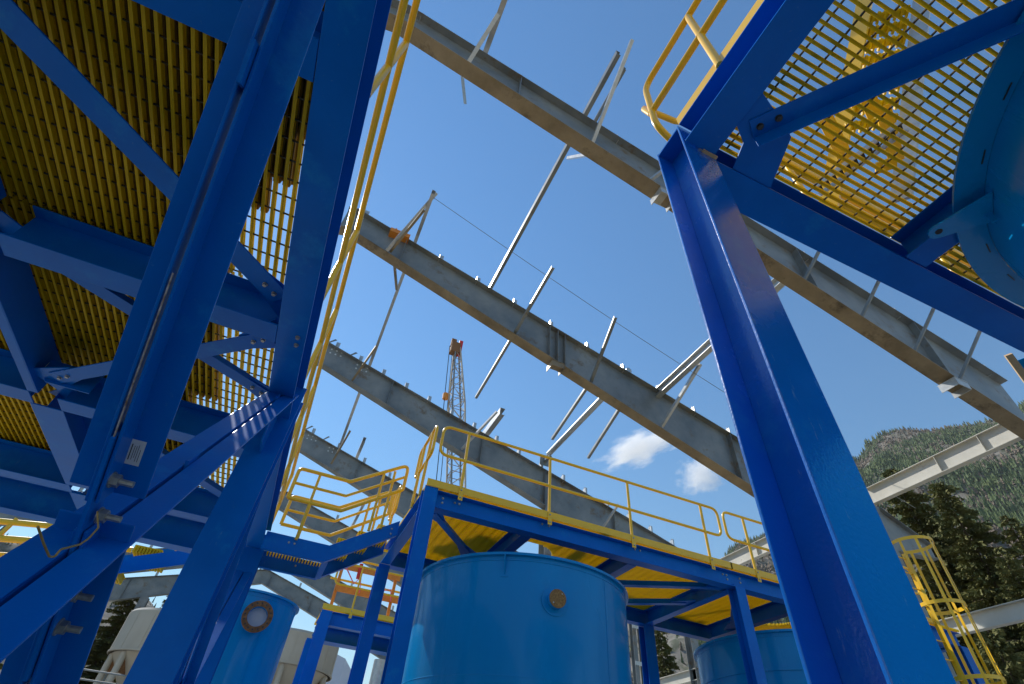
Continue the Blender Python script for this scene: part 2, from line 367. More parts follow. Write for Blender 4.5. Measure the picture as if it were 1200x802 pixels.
# ================================================================== STEEL MILL BUILDING FRAMES
CC = 11.5; XR = -1.85                                    # bottom-flange height above eye at x=0 ; ridge x
def zb(x): return 1.7 + CC - (x / 3 if x >= XR else (2 * XR - x) / 3)
def dep(x): 
    t = abs(x - XR) / 15; return 1.02 + .75 * min(1, t) ** 1.0
def rafter(y, x0, x1, label, nclip, stiff=(), seg=12, panel=None, fw=.34):
    t = thing("roof_rafter", label, "roof beam", (max(x0, XR), y, zb(max(x0, XR))), "tapered grey roof rafters")
    xs = sorted(set([x0 + (x1 - x0) * i / seg for i in range(seg + 1)] + ([XR] if x0 < XR < x1 else [])))
    bf = MB(); tf = MB(); wb = MB()
    for a, b in zip(xs, xs[1:]):
        wb.poly([(a, y - .006, zb(a) + .02), (b, y - .006, zb(b) + .02), (b, y - .006, zb(b) + dep(b) - .02), (a, y - .006, zb(a) + dep(a) - .02)], (0, .012, 0))
        bf.poly([(a, y - fw / 2, zb(a)), (b, y - fw / 2, zb(b)), (b, y - fw / 2, zb(b) + .019), (a, y - fw / 2, zb(a) + .019)], (0, fw, 0))
        tf.poly([(a, y - fw / 2, zb(a) + dep(a) - .019), (b, y - fw / 2, zb(b) + dep(b) - .019), (b, y - fw / 2, zb(b) + dep(b)), (a, y - fw / 2, zb(a) + dep(a))], (0, fw, 0))
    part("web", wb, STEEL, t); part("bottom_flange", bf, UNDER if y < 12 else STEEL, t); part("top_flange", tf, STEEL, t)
    for x in stiff:
        m = MB(); m.box(x - .007, x + .007, y - fw / 2 + .01, y - .008, zb(x) + .03, zb(x) + dep(x) - .03)
        part("stiffener", m, STEEL, t)
    for i in range(nclip):
        x = x0 + .5 + (x1 - x0 - .8) * i / max(1, nclip - 1); zt = zb(x) + dep(x)
        m = MB(); m.box(x - .07, x + .07, y - .004, y + .004, zt - .02, zt + .36); m.box(x - .07, x - .058, y - .10, y + .10, zt - .02, zt + .30)
        part("purlin_clip", m, GALV, t)
    return t
YF = [4.02, 9.75, 16.1, 22.8, 30.0, 38.5, 44.0]
def fl_brace(t, p0, p1, w=.065, mat=None, kink=True):
    m = MB(); m.L(p0, p1, w, .008, side=1, vert=1); part("flange_brace", m, mat or GALV, t)
r1 = rafter(YF[0], -4.5, 14.0, "nearest and largest roof rafter crossing overhead behind the blue corner column", 8, (1.0, 8.2, 11.4))
r2 = rafter(YF[1], -2.1, 14.0, "second roof rafter across the middle of the sky with a bolted bracket beneath", 13, (-.2, 4.68, 4.95, 5.2, 11.0))
r3 = rafter(YF[2], XR, 13.9, "third roof rafter ending in a taper behind the yellow deck railing", 16, (1.1, 5.0, 7.75, 10.8))
r4 = rafter(YF[3], XR, 13.8, "fourth roof rafter, its bolt-holed left end showing beside the yellow rails", 12, (1.2, 6.0))
r5 = rafter(YF[4], -15.5, 13.8, "fifth roof rafter seen behind the yellow walkway rails and far left stair", 8, (2, 6))
r6 = rafter(YF[5], -15.5, 13.8, "two-sided gabled rafter high behind the left blue braces", 10, (-12, -9, -6, -3, 3, 6))
r7 = rafter(YF[6], -15.5, 13.8, "farthest gabled rafter, peaking above the blue tank with the round port", 10, (-13, -10, -7, -4, -1.4, 2, 5, 8))
# lug under rafters and end plates with holes
for (t, x, y, w) in ((r2, 4.95, YF[1], .34), (r1, 11.6, YF[0], .36), (r1, 4.55, YF[0], .34)):
    m = MB(); z = zb(x); m.box(x - .2, x + .2, y - .19, y + .19, z - .018, z - .002); m.box(x - .2, x - .185, y - .18, y + .18, z - .2, z - .02)
    m.box(x + .185, x + .2, y - .18, y + .18, z - .2, z - .02); m.box(x - .184, x + .184, y - .18, y - .165, z - .2, z - .02)
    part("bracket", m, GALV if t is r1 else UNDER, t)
for t, y in ((r3, YF[2]), (r4, YF[3])):
    for i in range(3):
        for j in range(2):
            for q in (0, 1.1):
                m = MB(); m.tube([(XR + .35 + q + i * .2, y - .012, zb(XR) + .80 - j * .18 - q * .3), (XR + .35 + q + i * .2, y - .007, zb(XR) + .80 - j * .18 - q * .3)], .035, 8)
                part("bolt", m, WHITE, t)
    for dx in (.05, .95):
        m = MB(); zt = zb(XR + dx) + dep(XR); m.poly([(XR + dx, y - .01, zt), (XR + dx + .05, y - .01, zt), (XR + dx + .35, y - .01, zt + .32), (XR + dx + .27, y - .01, zt + .34)], (0, .02, 0)); part("lug_plate", m, STEEL, t)
# flange braces, pairs either side of the web
fl_brace(r2, (3.43, 7.05, 12.12), (3.52, 9.70, 12.10), .085, STEEL); fl_brace(r2, (3.52, 9.80, 12.10), (3.60, 13.0, 12.06), .085, STEEL)
fl_brace(r2, (5.57, 7.55, 11.80), (6.05, 9.70, 11.32), .085, STEEL); fl_brace(r2, (6.05, 9.80, 11.30), (6.45, 12.95, 11.35), .085, STEEL)
fl_brace(r2, (7.15, 9.85, 10.95), (7.68, 12.7, 10.88), .085, STEEL); fl_brace(r2, (8.7, 7.95, 11.8), (8.35, 9.62, 10.5), .085)
fl_brace(r2, (-.05, 8.1, 13.9), (-.55, 9.62, 13.5), .07, UNDER); fl_brace(r2, (.05, 11.5, 14.1), (-.3, 9.9, 13.5), .07, UNDER)
fl_brace(r1, (.0, 3.0, 14.2), (-.25, 3.92, 13.3), .085); fl_brace(r1, (-.25, 4.2, 13.25), (0, 5.0, 14.0), .07, GALV)
fl_brace(r1, (2.82, 2.2, 14.1), (2.75, 3.92, 12.35), .075); fl_brace(r1, (2.75, 4.2, 12.3), (2.8, 5.1, 13.9), .07)
fl_brace(r1, (4.75, 2.9, 12.3), (4.15, 3.92, 11.9), .07)
for q, x in enumerate((7.9, 9.3, 10.6, 11.7)): fl_brace(r1, (x + .35, 3.1, zb(x) + 1.1), (x, 3.92, zb(x) + .05), .055, STEEL)
fl_brace(r3, (.0, 14.6, 14.2), (-.4, 15.98, 13.4), .07, UNDER); fl_brace(r3, (4.9, 14.4, 12.9), (4.2, 15.95, 11.9), .08); fl_brace(r3, (10.3, 14.9, 10.9), (9.9, 15.95, 9.9), .07)
fl_brace(r4, (.2, 21.0, 14.4), (-.1, 22.6, 13.4), .08, UNDER)
# purlins: cold formed C sections lying along the building
def purlin(x, y0, y1, z, label, h=.25, w=.09, mat=None):
    m = MB(); m.box(x, x + .006, y0, y1, z, z + h); m.box(x + .0062, x + w, y0, y1, z, z + .006); m.box(x + .0062, x + w, y0, y1, z + h - .006, z + h)
    m.box(x + w - .006, x + w, y0, y1, z + .0062, z + .03); m.box(x + w - .006, x + w, y0, y1, z + h - .03, z + h - .0062)
    tag(obj("roof_purlin", m, mat or GALV), label, "roof purlin", "loose roof purlins on the rafters"); return m
purlin(2.72, 2.6, 10.3, 14.22, "long purlin from the nearest to the second rafter in mid sky", .22, .10, STEEL)
purlin(2.98, 2.75, 4.6, 14.0, "short purlin stub lapped over the nearest rafter, second from left", .14, .06, STEEL)
purlin(.0, 1.2, 4.4, 14.55, "purlin end above the nearest rafter beside the yellow rails", .22, .12)
purlin(.0, 7.9, 16.6, 14.50, "dark purlin from second to third rafter left of the crane", .2, .10)
purlin(-.02, 15.7, 23.2, 14.62, "purlin spanning third and fourth rafters above the walkway", .22, .12)
purlin(5.1, 14.6, 17.0, 13.0, "two stubby purlin ends crossing the third rafter near the crane", .3, .2)
purlin(.9, 21.4, 25.5, 14.3, "short purlin over the fourth rafter behind the walkway rails", .22, .14)
purlin(2.2, 27.0, 31.5, 14.0, "short purlin over the fifth rafter low behind the walkway rails", .22, .14)
# struts
m = MB(); m.tube([(7.66, 9.9, 12.62), (7.68, 15.6, 12.62)], .105, 16); m.tube([(7.68, 15.6, 12.62), (7.68, 16.05, 12.45)], .06, 8)
t = thing("pipe_strut", "round galvanised pipe strut running from second to third rafter", "strut", (7.67, 9.9, 12.6)); part("pipe", m, GALV, t, 40)
m = MB(); m.box(7.45, 7.9, 15.9, 15.92, 12.25, 12.6); m.box(7.6, 7.72, 15.4, 15.9, 12.4, 12.44); part("end_plate", m, STEEL, t)
m = MB(); m.I((8.5, 4.25, 11.72), (8.5, 9.75, 11.72), .18, .28)
t = thing("strut_beam", "pale grey strut beam meeting the second rafter beside the blue column", "strut", (8.5, 4.25, 11.72)); part("beam", m, GALV, t)
# eave girders and wall girts along the right side
XE = 13.75
def girder(y0, y1, z, dd, label, group="grey wall girders on the right"):
    t = thing("eave_girder", label, "wall beam", (XE, y0, z), group)
    m = MB(); m.I((XE, y0, z), (XE, y1, z), .17, dd, .016, .012); part("beam", m, PRIMER, t)
    for y in (y0 + .9, (y0 + y1) / 2):
        m = MB(); m.box(XE - .08, XE - .008, y - .006, y + .006, z + .02, z + dd - .02); part("stiffener", m, PRIMER, t)
girder(4.05, 7.95, 8.82, .46, "sunlit grey eave girder in front of the mountain at upper right")
girder(8.3, 16.0, 8.82, .46, "sunlit eave girder glimpsed between yellow rail and blue column")
girder(3.0, 7.9, 5.55, .34, "lower grey wall girt crossing behind the ladder cage", "grey wall girts on the right")
girder(8.3, 22.0, 5.95, .34, "low grey girt at the bottom between the two blue tanks", "grey wall girts on the right")
def wcol(x, y, ztop, label, b=.3, d=.35, laced=False):
    t = thing("building_column", label, "column", (x, y, 0), "grey building columns")
    if not laced:
        m = MB(); m.I((x, y + d / 2, 0), (x, y + d / 2, ztop), b, d, .016, .012, up=(0, -1, 0)); part("column_shaft", m, STEEL, t)
    else:
        for dx in (-.16, .16):
            m = MB(); m.I((x + dx, y + .1, 0), (x + dx, y + .1, ztop), .14, .2, .012, .01, up=(0, -1, 0)); part("column_shaft", m, STEEL, t)
        k = 0
        while k * 1.1 + .6 < ztop:
            m = MB(); m.box(x - .24, x + .24, y - .125, y - .105, .5 + k * 1.1, .62 + k * 1.1); part("batten_plate", m, GALV, t); k += 1
    return t
wc = wcol(XE, 8.12, 8.8, "grey wall column behind the ladder cage under the eave girder")
m = MB(); m.poly([(XE + .16, 8.0, 8.75), (XE + 1.7, 8.0, 8.05), (XE + 1.7, 8.0, 7.75), (XE + .16, 8.0, 7.6)], (0, .014, 0))
m.bar((XE + .16, 8.0, 8.76), (XE + 1.72, 8.0, 8.06), .22, .016); m.bar((XE + .16, 8.0, 7.59), (XE + 1.7, 8.0, 7.74), .22, .016); part("tapered_bracket", m, STEEL, wc)
m = MB()
for i in range(3):
    for j in range(2): m.tube([(XE + 1.2 + i * .1, 7.985, 8.06 - j * .1 - i * .04), (XE + 1.2 + i * .1, 7.998, 8.06 - j * .1 - i * .04)], .02, 8)
part("bracket_bolt", m, WHITE, wc)
wcol(7.9, 16.1, zb(7.9), "grey column under the third rafter rising behind the deck railing", .34, .5)
wcol(11.45, 16.1, zb(11.45), "twin laced grey column just right of the big blue tank", laced=True)
wcol(-8.6, 44.0, zb(-8.6), "pale column far left beside the ivory silo", .5, .5)
wcol(XE, 4.02, 8.8, "grey wall column at the nearest rafter outside the right edge")
wcol(XE, YF[1], 8.8, "grey wall column of the second rafter hidden behind the blue corner column")
wcol(XE, YF[2], 8.8, "grey wall column carrying the end of the third rafter")
wcol(XE, YF[3], 8.8, "grey wall column carrying the end of the fourth rafter")
# lifeline stanchion and wire
t = thing("lifeline_post", "grey lifeline stanchion clamped to the second rafter by an orange clamp", "safety post", (-.2, 9.6, 14.6))
zt = zb(0) + dep(0)
m = MB(); m.bar((-.62, 9.55, zt - .9), (.14, 8.05, zt + .55), .09, .05); part("post", m, GALV, t)
m = MB(); m.box(-.75, -.15, 9.5, 9.9, zt + .0, zt + .16); m.tube([(-.6, 9.6, zt + .1), (-.6, 9.6, zt + .3)], .03, 6); m.tube([(-.3, 9.6, zt + .1), (-.3, 9.6, zt + .32)], .03, 6); part("clamp", m, ORANGE, t)
m = MB(); m.bar((-.4, 9.5, zt + .1), (.0, 8.35, zt + .42), .05, .05); part("diagonal_arm", m, RUST, t)
m = MB(); a = V3((.10, 8.15, zt + .42)); b = V3((16.0, 8.15, zt - 4.9))
m.tube([a.lerp(b, i / 12) - V3((0, 0, .35 * math.sin(math.pi * i / 12))) for i in range(13)], .008, 5); tag(obj("lifeline_wire", m, STEEL), "thin lifeline wire strung across the sky from the clamped post", "wire")

# ================================================================== PLATFORM HELPERS
def ibeam(t, p0, p1, b, d, name="beam", up=(0, 0, 1), tf=.014, tw=.010, bev=.003, label=None):
    m = MB(); m.I(p0, p1, b, d, tf, tw, up); return part(name, m, BLUE, t, 0, bev, label)
def column(t, x, y, b, d, ztop, name="column", face='y'):    # flanges face -y/+y
    if face == 'y': return ibeam(t, (x, y + d / 2, 0), (x, y + d / 2, ztop), b, d, name, up=(0, -1, 0))
    return ibeam(t, (x + d / 2, y, 0), (x + d / 2, y, ztop), b, d, name, up=(-1, 0, 0))
def rail(t, pts, r=.024, fil=.09, name="rail", mat=None):
    m = MB(); m.tube(fillet(pts, fil), r, 12); return part(name, m, mat or YEL, t, 60)

# ================================================================== LEFT PLATFORM
LB, LT = 4.47, 4.84
t = L = thing("blue_platform", "large blue braced platform overhead at left with yellow grating deck", "platform", (-.65, 4.85, 0), "blue steel tank platforms")
ibeam(t, (-.65, -3.0, LB), (-.65, 4.70, LB), .225, .40); ibeam(t, (-.65, 5.01, LB), (-.65, 8.72, LB), .225, .40)
for y in (1.26, 3.49, 5.65, 7.80):
    ibeam(t, (-7.5, y, LB), (-2.955, y, LB), .225, .365); ibeam(t, (-2.705, y, LB), (-.767, y, LB), .225, .365)
ibeam(t, (-7.5, 8.98, LB - .06), (-.54, 8.98, LB - .06), .24, .43)
ibeam(t, (-7.5, -1.0, LB), (-.767, -1.0, LB), .225, .365)
def chan(t, x, y0, y1):
    m = MB(); m.box(x - .010, x, y0, y1, LB, LB + .355); m.box(x - .095, x - .0102, y0, y1, LB, LB + .012); m.box(x - .095, x - .0102, y0, y1, LB + .343, LB + .355); part("channel", m, BLUE, t, 0, .003)
for a, b in ((-.88, 1.14), (1.38, 3.37), (3.61, 5.53)): chan(t, -2.868, a, b)
for a, b in ((5.77, 7.68), (7.92, 8.85)): ibeam(t, (-2.84, a, LB), (-2.84, b, LB), .30, .36)
column(t, -.645, 4.855, .285, .29, 4.88); column(t, -.63, 8.55, .27, .26, 4.46); column(t, -.645, -.6, .285, .3, 4.46)
column(t, -7.4, 4.85, .285, .3, 4.46); column(t, -7.4, 8.9, .285, .3, 4.4); column(t, -7.4, -.6, .285, .3, 4.46)
def plan_brace(a, b, w=.17, z=None, bolts=(1, 1), d=.10):
    z = z or LB + .17
    m = MB(); m.bar((a[0], a[1], z), (b[0], b[1], z), w, .012); m.bar((a[0], a[1], z), (b[0], b[1], z), .012, d - .012, off=(w * .0, d / 2))
    p = part("plan_brace", m, BLUE, t, 0, .002)
    va = V3((a[0], a[1], z)); vb = V3((b[0], b[1], z)); u = (vb - va).normalized()
    for e, base, sg in ((bolts[0], va, 1), (bolts[1], vb, -1)):
        if e:
            for q in (.07, .17):
                mm = MB(); mm.hexbolt(base + u * (sg * q) - V3((0, 0, .006)), (0, 0, -1), .016, .016); sub("bolt", mm, BOLT, p, 0)
    for base, sg in ((va, 1), (vb, -1)):
        mm = MB(); c = base + u * (sg * .05); n = V3((-u.y, u.x, 0))
        mm.poly([c - u * (sg * .22) - n * .17 + V3((0, 0, .008)), c + u * (sg * .22) - n * .08 + V3((0, 0, .008)), c + u * (sg * .22) + n * .08 + V3((0, 0, .008)), c - u * (sg * .22) + n * .17 + V3((0, 0, .008))], (0, 0, .012))
        sub("gusset", mm, BLUE, p, 0)
plan_brace((-2.80, 1.45), (-.82, 3.26), .20); plan_brace((-2.75, 3.62), (-.82, 4.72), .15, LB + .2); plan_brace((-2.70, 5.24), (-.82, 3.62), .15, LB + .05)
plan_brace((-2.70, 5.80), (-.82, 7.66), .16); plan_brace((-2.70, 7.66), (-.82, 5.80), .15, LB + .22); plan_brace((-6.9, 1.45), (-3.0, 3.3), .2); plan_brace((-6.9, 5.4), (-3.0, 3.7), .16)
# gusset with stencilled tag near the inner beam
m = MB(); m.poly([(-3.0, 5.30, LB + .26), (-3.0, 5.30, LB + .10), (-2.84, 5.30, LB + .10), (-2.78, 5.30, LB + .02), (-2.40, 5.30, LB + .02), (-2.40, 5.30, LB + .26)], (0, .012, 0)); gp = part("gusset", m, BLUE, t)
m = MB(); m.box(-2.985, -2.865, 5.294, 5.2985, LB + .165, LB + .225); lb_ = sub("tag", m, WHITE, gp)
def text(txt, size, mat, origin, ux, uy, parent_part, name="lettering"):
    cu = D.curves.new(name, 'FONT'); cu.body = txt; cu.size = size; cu.extrude = .0005
    o = D.objects.new(name, cu); COL.objects.link(o)
    dg = bpy.context.evaluated_depsgraph_get(); me = D.meshes.new_from_object(o.evaluated_get(dg)); D.objects.remove(o); D.curves.remove(cu)
    me.materials.append(mat); o = D.objects.new(name, me); COL.objects.link(o)
    ux = V3(ux).normalized(); uy = V3(uy); uy = (uy - ux * uy.dot(ux)).normalized(); uz = ux.cross(uy)
    o.parent = parent_part; o.matrix_local = Matrix(((ux.x, uy.x, uz.x, origin[0]), (ux.y, uy.y, uz.y, origin[1]), (ux.z, uy.z, uz.z, origin[2]), (0, 0, 0, 1)))
    return o
text("W13", .05, INK, (-2.975, 5.2925, LB + .177), (1, 0, 0), (0, 0, 1), gp)
# vertical X brace in the outer bay: double angles
def dbl(t, y0, z0, y1, z1, leg, xs, vert, name="diagonal_brace", batt=(), t_=.010, xr=None):
    # xs: gap half width + centre; vert=+1 outstanding legs below, standing legs up
    m = MB(); xc = -.645
    pa = V3((xc, y0, z0)); pb = V3((xc, y1, z1))
    d, sd, u = m.frame(pa, pb, (0, 0, 1))
    for sg in (-1, 1): m.L(pa, pb, leg, t_, side=sg, vert=vert, off=(sg * .0095, 0))
    p = part(name, m, BLUE, t, 0, .0025)
    for q in batt:
        c = pa.lerp(pb, q); mm = MB(); dn = d.normalized(); mm.quadbox(c - dn * .07 - sd * .007 + u * (vert * -.025), dn * .14, sd * .014, u * (vert * (leg + .055))); sub("batten", mm, BLUE, p, 0)
    return p, pa, pb, sd, u
dbl(t, .0, .322, 4.50, 4.642, .112, .01, -1, batt=(.60, .93))
p_up, pa, pb, sd, u = dbl(t, -.15, 4.425, 1.96, 2.42, .102, .01, -1, batt=(.505,))
p_lo, pa2, pb2, sd2, u2 = dbl(t, 2.03, 2.355, 4.48, .03, .102, .01, -1, batt=(.5,))
dn = (pb - pa).normalized()
cr = V3((-.645, 2.09, 2.29))
m = MB(); m.poly([cr + dn * -.42 + u * -.015 + V3((-.006, 0, 0)), cr + dn * .42 + u * -.015 + V3((-.006, 0, 0)), cr + dn * .40 - u * .11 + V3((-.006, 0, 0)), cr + dn * -.40 - u * .11 + V3((-.006, 0, 0))], (.012, 0, 0))
xg = part("gusset", m, BLUE, t)
for (base, par) in ((1, p_up), (-1, p_lo)):
    for q in ((.13, .25) if base == 1 else (.14, .25)):
        c = cr - dn * (base * q) - u * .060; c.x = -.645 + .0195
        mm = MB(); mm.hexbolt(c, (1, 0, 0), .021, .020, .045); sub("bolt", mm, BOLT, par, 0)
c = pa + dn * 1.02 - u * .06; c.x = -.6255; mm = MB(); mm.hexbolt(c, (1, 0, 0), .019, .022, .0); sub("bolt", mm, BOLTD, p_up, 0)
# paper label stuck on the steep brace
c0 = pa.lerp(pb, .935) - u * .0105; 
def lp(a, b, k=0.0): q = c0 + dn * a - u * k; return V3((-.6445 + .0115 + b, q.y, q.z))
m = MB(); m.poly([lp(0, .0), lp(0, .050), lp(.085, .050), lp(.085, .0)], -u * .0012); lab = sub("paper_label", m, WHITE, p_up)
for i, (s0, s1, bb, hh) in enumerate(((.015, .07, .012, .003), (.02, .068, .021, .0015), (.02, .06, .027, .0015), (.015, .072, .033, .0015), (.03, .072, .040, .0015))):
    m = MB(); m.poly([lp(s0, bb, .0014), lp(s0, bb + hh, .0014), lp(s1, bb + hh, .0014), lp(s1, bb, .0014)], -u * .0004)
    o = obj("print_line", m, INK); o.parent = p_up; o.location = (0, 0, 0)
m = MB(); q0 = pa.lerp(pb, .74) - u * .104; q1 = pa.lerp(pb, .97) - u * .104; m.bar(q0, q1, .004, .006); st = sub("gap_glint", m, GLINT, p_up)  # pale rusty strip, the highlight in the gap painted into its colour
# far bay brace
dbl(t, 5.1, .9, 8.7, 4.40, .10, .01, -1, batt=(.5,)); dbl(t, 5.1, 4.2, 8.7, .8, .10, .01, -1, batt=(.5,))
# knee gusset at column
m = MB(); m.poly([(-.651, 4.34, 4.24), (-.651, 4.70, 4.46), (-.651, 4.70, 4.05), (-.651, 4.45, 4.05)], (.012, 0, 0)); kg = part("gusset", m, BLUE, t)
for (y, z) in ((2.18, 4.56), (2.18, 4.62), (2.26, 4.56), (3.9, 4.56), (3.9, 4.66), (4.62, 4.6), (5.15, 4.6), (6.1, 4.6)):
    mm = MB(); mm.hexbolt((-.5375 if False else -.6445 + .0055, y, z), (1, 0, 0), .016, .014); 
    part("bolt", mm, BOLT, t)
for y in (3.44, 3.54):
    mm = MB(); mm.hexbolt((-.6, y, LB), (0, 0, -1), .016, .014); part("bolt", mm, BOLT, t)
# deck grating (bars along y) + tie rods
def grating(t, bars, rods, mat, w=.018, h=.038, topw=None):
    m = MB()
    for p0, p1 in rods: m.bar(p0, p1, .010, .010)
    g0 = part("grating_panel", m, ROD, t)
    return g0
rods = [((-.80, y, LT + .045), (-6.9, y, LT + .045)) for y in np.arange(-2.4, 8.75, .152)]
gp_l = grating(t, None, rods, GRT)
bar_mesh = {}
def gbar(parent, p0, p1, w, h, key):
    """T-shaped bar, mesh shared between bars of equal length"""
    p0 = V3(p0); p1 = V3(p1); ln = (p1 - p0).length; k = (key, round(ln, 3))
    if k not in bar_mesh:
        m = MB(); m.bar((0, 0, 0), (ln, 0, 0), w, .006, off=(0, .003)); m.bar((0, 0, 0), (ln, 0, 0), w * .42, h - .012, off=(0, h / 2)); m.bar((0, 0, 0), (ln, 0, 0), w, .006, off=(0, h - .003))
        me = D.meshes.new("grating_bar"); me.from_pydata([tuple(v) for v in m.v], [], m.f); me.materials.append(GRT); bar_mesh[k] = me
    o = D.objects.new("grating_bar", bar_mesh[k]); COL.objects.link(o); o.parent = parent
    o.location = p0; o.rotation_euler[2] = math.atan2(p1.y - p0.y, p1.x - p0.x); return o
x = -.83
while x > -3.9:
    gbar(gp_l, (x, -2.4, LT + .02), (x, 3.40, LT + .02), .0215, .046, 'l'); gbar(gp_l, (x, 3.42, LT + .02), (x, 8.7, LT + .02), .0215, .046, 'l'); x -= .066
m = MB(); x = -3.93
while x > -7.2: m.bar((x, -2.4, LT + .04), (x, 8.7, LT + .04), .022, .04); x -= .066
o = part("grating_bars_beyond", m, GRT, t); o['kind'] = 'stuff'
# spare grating panels stacked on the deck
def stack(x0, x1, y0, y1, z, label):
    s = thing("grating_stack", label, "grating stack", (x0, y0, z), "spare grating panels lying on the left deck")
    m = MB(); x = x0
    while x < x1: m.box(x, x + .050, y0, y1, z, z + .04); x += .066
    o = part("panel_bars", m, SHADG, s); o['kind'] = 'stuff'
    m = MB(); m.box(x0, x1, y0, y1, z + .042, z + .075); part("panel_top", m, SHADG, s)
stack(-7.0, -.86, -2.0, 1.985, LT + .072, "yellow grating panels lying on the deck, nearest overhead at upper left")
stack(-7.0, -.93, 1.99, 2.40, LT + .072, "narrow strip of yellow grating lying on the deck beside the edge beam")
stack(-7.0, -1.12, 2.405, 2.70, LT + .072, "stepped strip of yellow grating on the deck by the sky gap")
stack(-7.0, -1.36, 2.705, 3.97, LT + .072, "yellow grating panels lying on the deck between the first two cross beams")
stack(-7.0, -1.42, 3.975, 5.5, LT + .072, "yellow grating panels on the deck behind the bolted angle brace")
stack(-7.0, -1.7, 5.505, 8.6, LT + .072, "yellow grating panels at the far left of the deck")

# handrail along the left platform
h = HL = thing("handrail", "long yellow handrail on the left platform edge, running away overhead", "handrail", (-.54, 0, LT), "yellow handrails on the platforms")
YX = 8.0
rail(h, [(-.556, -3, 5.95), (-.556, 4.6, 5.95), (-.556, 5.1, 5.80), (-.556, 8.45, 5.72), (-.556, 8.55, 5.72)], .026)
rail(h, [(-.556, -3, 5.40), (-.556, 4.6, 5.40), (-.556, 5.1, 5.30), (-.556, 8.45, 5.20)], .026)
for y in (.1, 1.5, 3.35, 4.55, 5.9, 7.2, 8.45):
    m = MB(); zt = 5.95 if y < 4.7 else 5.76; m.tube([(-.562, y, LT + .035), (-.556, y, zt - .02)], .027, 12)
    part("post", m, YEL, h, 60)
m = MB(); m.box(-.572, -.560, -3, 8.7, LT + .03, LT + .13); part("toe_board", m, YEL, h)

# ================================================================== RIGHT PLATFORM
RB, RT = 5.0, 5.27
t = R_ = thing("blue_platform", "blue platform at upper right on one heavy corner column, tank hanging through its deck", "platform", (1.515, 1.07, 0), "blue steel tank platforms")
_c = column(t, 1.515, 1.065, .25, .24, RT - .005); _c.data.materials[0] = BLUEG
m = MB(); m.box(1.391, 1.509, .960, 1.170, 5.235, 5.250); part("cap_plate", m, BLUE, t); m = MB(); m.box(1.391, 1.509, .960, 1.170, 4.985, 4.997) if False else m.box(1.521, 1.639, .960, 1.170, 4.985, 4.997); part("cap_plate", m, BLUE, t)
column(t, 1.515, -4.2, .25, .24, RB - .004); column(t, 8.9, 1.07, .25, .24, RB - .004); column(t, 8.9, -4.2, .25, .24, RB - .004)
ibeam(t, (1.507, -4.2, RB), (1.507, .935, RB), .23, .27); ibeam(t, (1.66, 1.075, RB), (9.0, 1.075, RB), .235, .27)
ibeam(t, (3.50, -3.1, RB), (3.50, .945, RB), .21, .262); ibeam(t, (1.63, -3.3, RB), (9, -3.3, RB), .23, .262); ibeam(t, (6.6, -3.1, RB), (6.6, .945, RB), .21, .262)
m = MB(); a = V3((1.72, .70, RB + .012)); b = V3((2.75, -.71, RB + .012)); m.L(a, b, .13, .010, side=1, vert=-1, off=(-.065, 0)); rb = part("plan_brace", m, BLUE, t, 0, .002)
u_ = (b - a).normalized()
for q in (.05, .16):
    mm = MB(); mm.hexbolt(a + u_ * q + V3((-.0, -.0, -.011)), (0, 0, -1), .018, .014); sub("bolt", mm, BOLTD, rb)
m = MB(); z = RB + .014; m.poly([(1.624, .50, z), (1.86, .58, z), (1.98, .63, z), (2.12, .955, z), (1.80, .955, z), (1.74, .79, z), (1.624, .72, z)], (0, 0, .012)); part("gusset", m, BLUE, t)
for (y, z) in ((.517, 5.13), (.633, 5.13)):
    mm = MB(); mm.hexbolt((1.5015, y, z), (-1, 0, 0), .02, .016); part("bolt", mm, BOLT, t)
m = MB(); m.bar((1.64, .935, RB - .015), (1.53, .935, RB - .008), .02, .015); part("timber_shim", m, WOOD, t)
TRC = (4.42, -1.2); TRR = 1.90
rods = []
for x in np.arange(1.66, 8.6, .152):
    dx = abs(x - TRC[0])
    y0 = TRC[1] + math.sqrt(max(0, 1.78 ** 2 - dx * dx)) if dx < 1.78 else -3.1
    if y0 < .93: rods.append(((x, y0, RT + .028), (x, .955, RT + .028)))
gp_r = grating(t, None, rods, GRT); y = .945
while y > -3.0:
    dy = abs(y - TRC[1]); hw = math.sqrt(1.78 ** 2 - dy * dy) if dy < 1.78 else 0
    if hw == 0: gbar(gp_r, (1.56, y, RT + .004), (8.7, y, RT + .004), .020, .042, 'r')
    else:
        gbar(gp_r, (1.56, y, RT + .004), (TRC[0] - hw, y, RT + .004), .020, .042, 'r'); gbar(gp_r, (TRC[0] + hw, y, RT + .004), (8.7, y, RT + .004), .020, .042, 'r')
    y -= .0505
# handrail right
h = thing("handrail", "yellow handrail with rounded corner on the upper right platform", "handrail", (1.3, 1.0, RT), "yellow handrails on the platforms")
zt, zm = 6.46, 5.93; xx = 1.40
rail(h, [(xx, -4, zt), (xx, 1.115, zt), (xx, 1.12, 5.66), (1.72, 1.19, 5.60)], .027, .12)
rail(h, [(xx, -4, zm), (xx, 1.10, zm)], .027)
rail(h, [(xx, 1.13, zm - .02), (xx + .02, 1.215, 6.26), (1.75, 1.2, 6.30), (2.3, 1.2, 6.80), (9, 1.2, 6.80)], .027, .1)
rail(h, [(2.9, 1.2, 6.82), (6.2, 1.2, 6.82)], .05); rail(h, [(3.9, 1.24, 6.62), (6.2, 1.24, 6.62)], .04)
for y in (.525, -.9, -2.3):
    m = MB(); m.tube([(xx, y, RT + .0), (xx, y, zt)], .027, 12); part("post", m, YEL, h, 60)
for x in (3.2, 5.2, 7.2):
    m = MB(); m.tube([(x, 1.2, RT), (x, 1.2, 6.8)], .026, 12); part("post", m, YEL, h, 60)
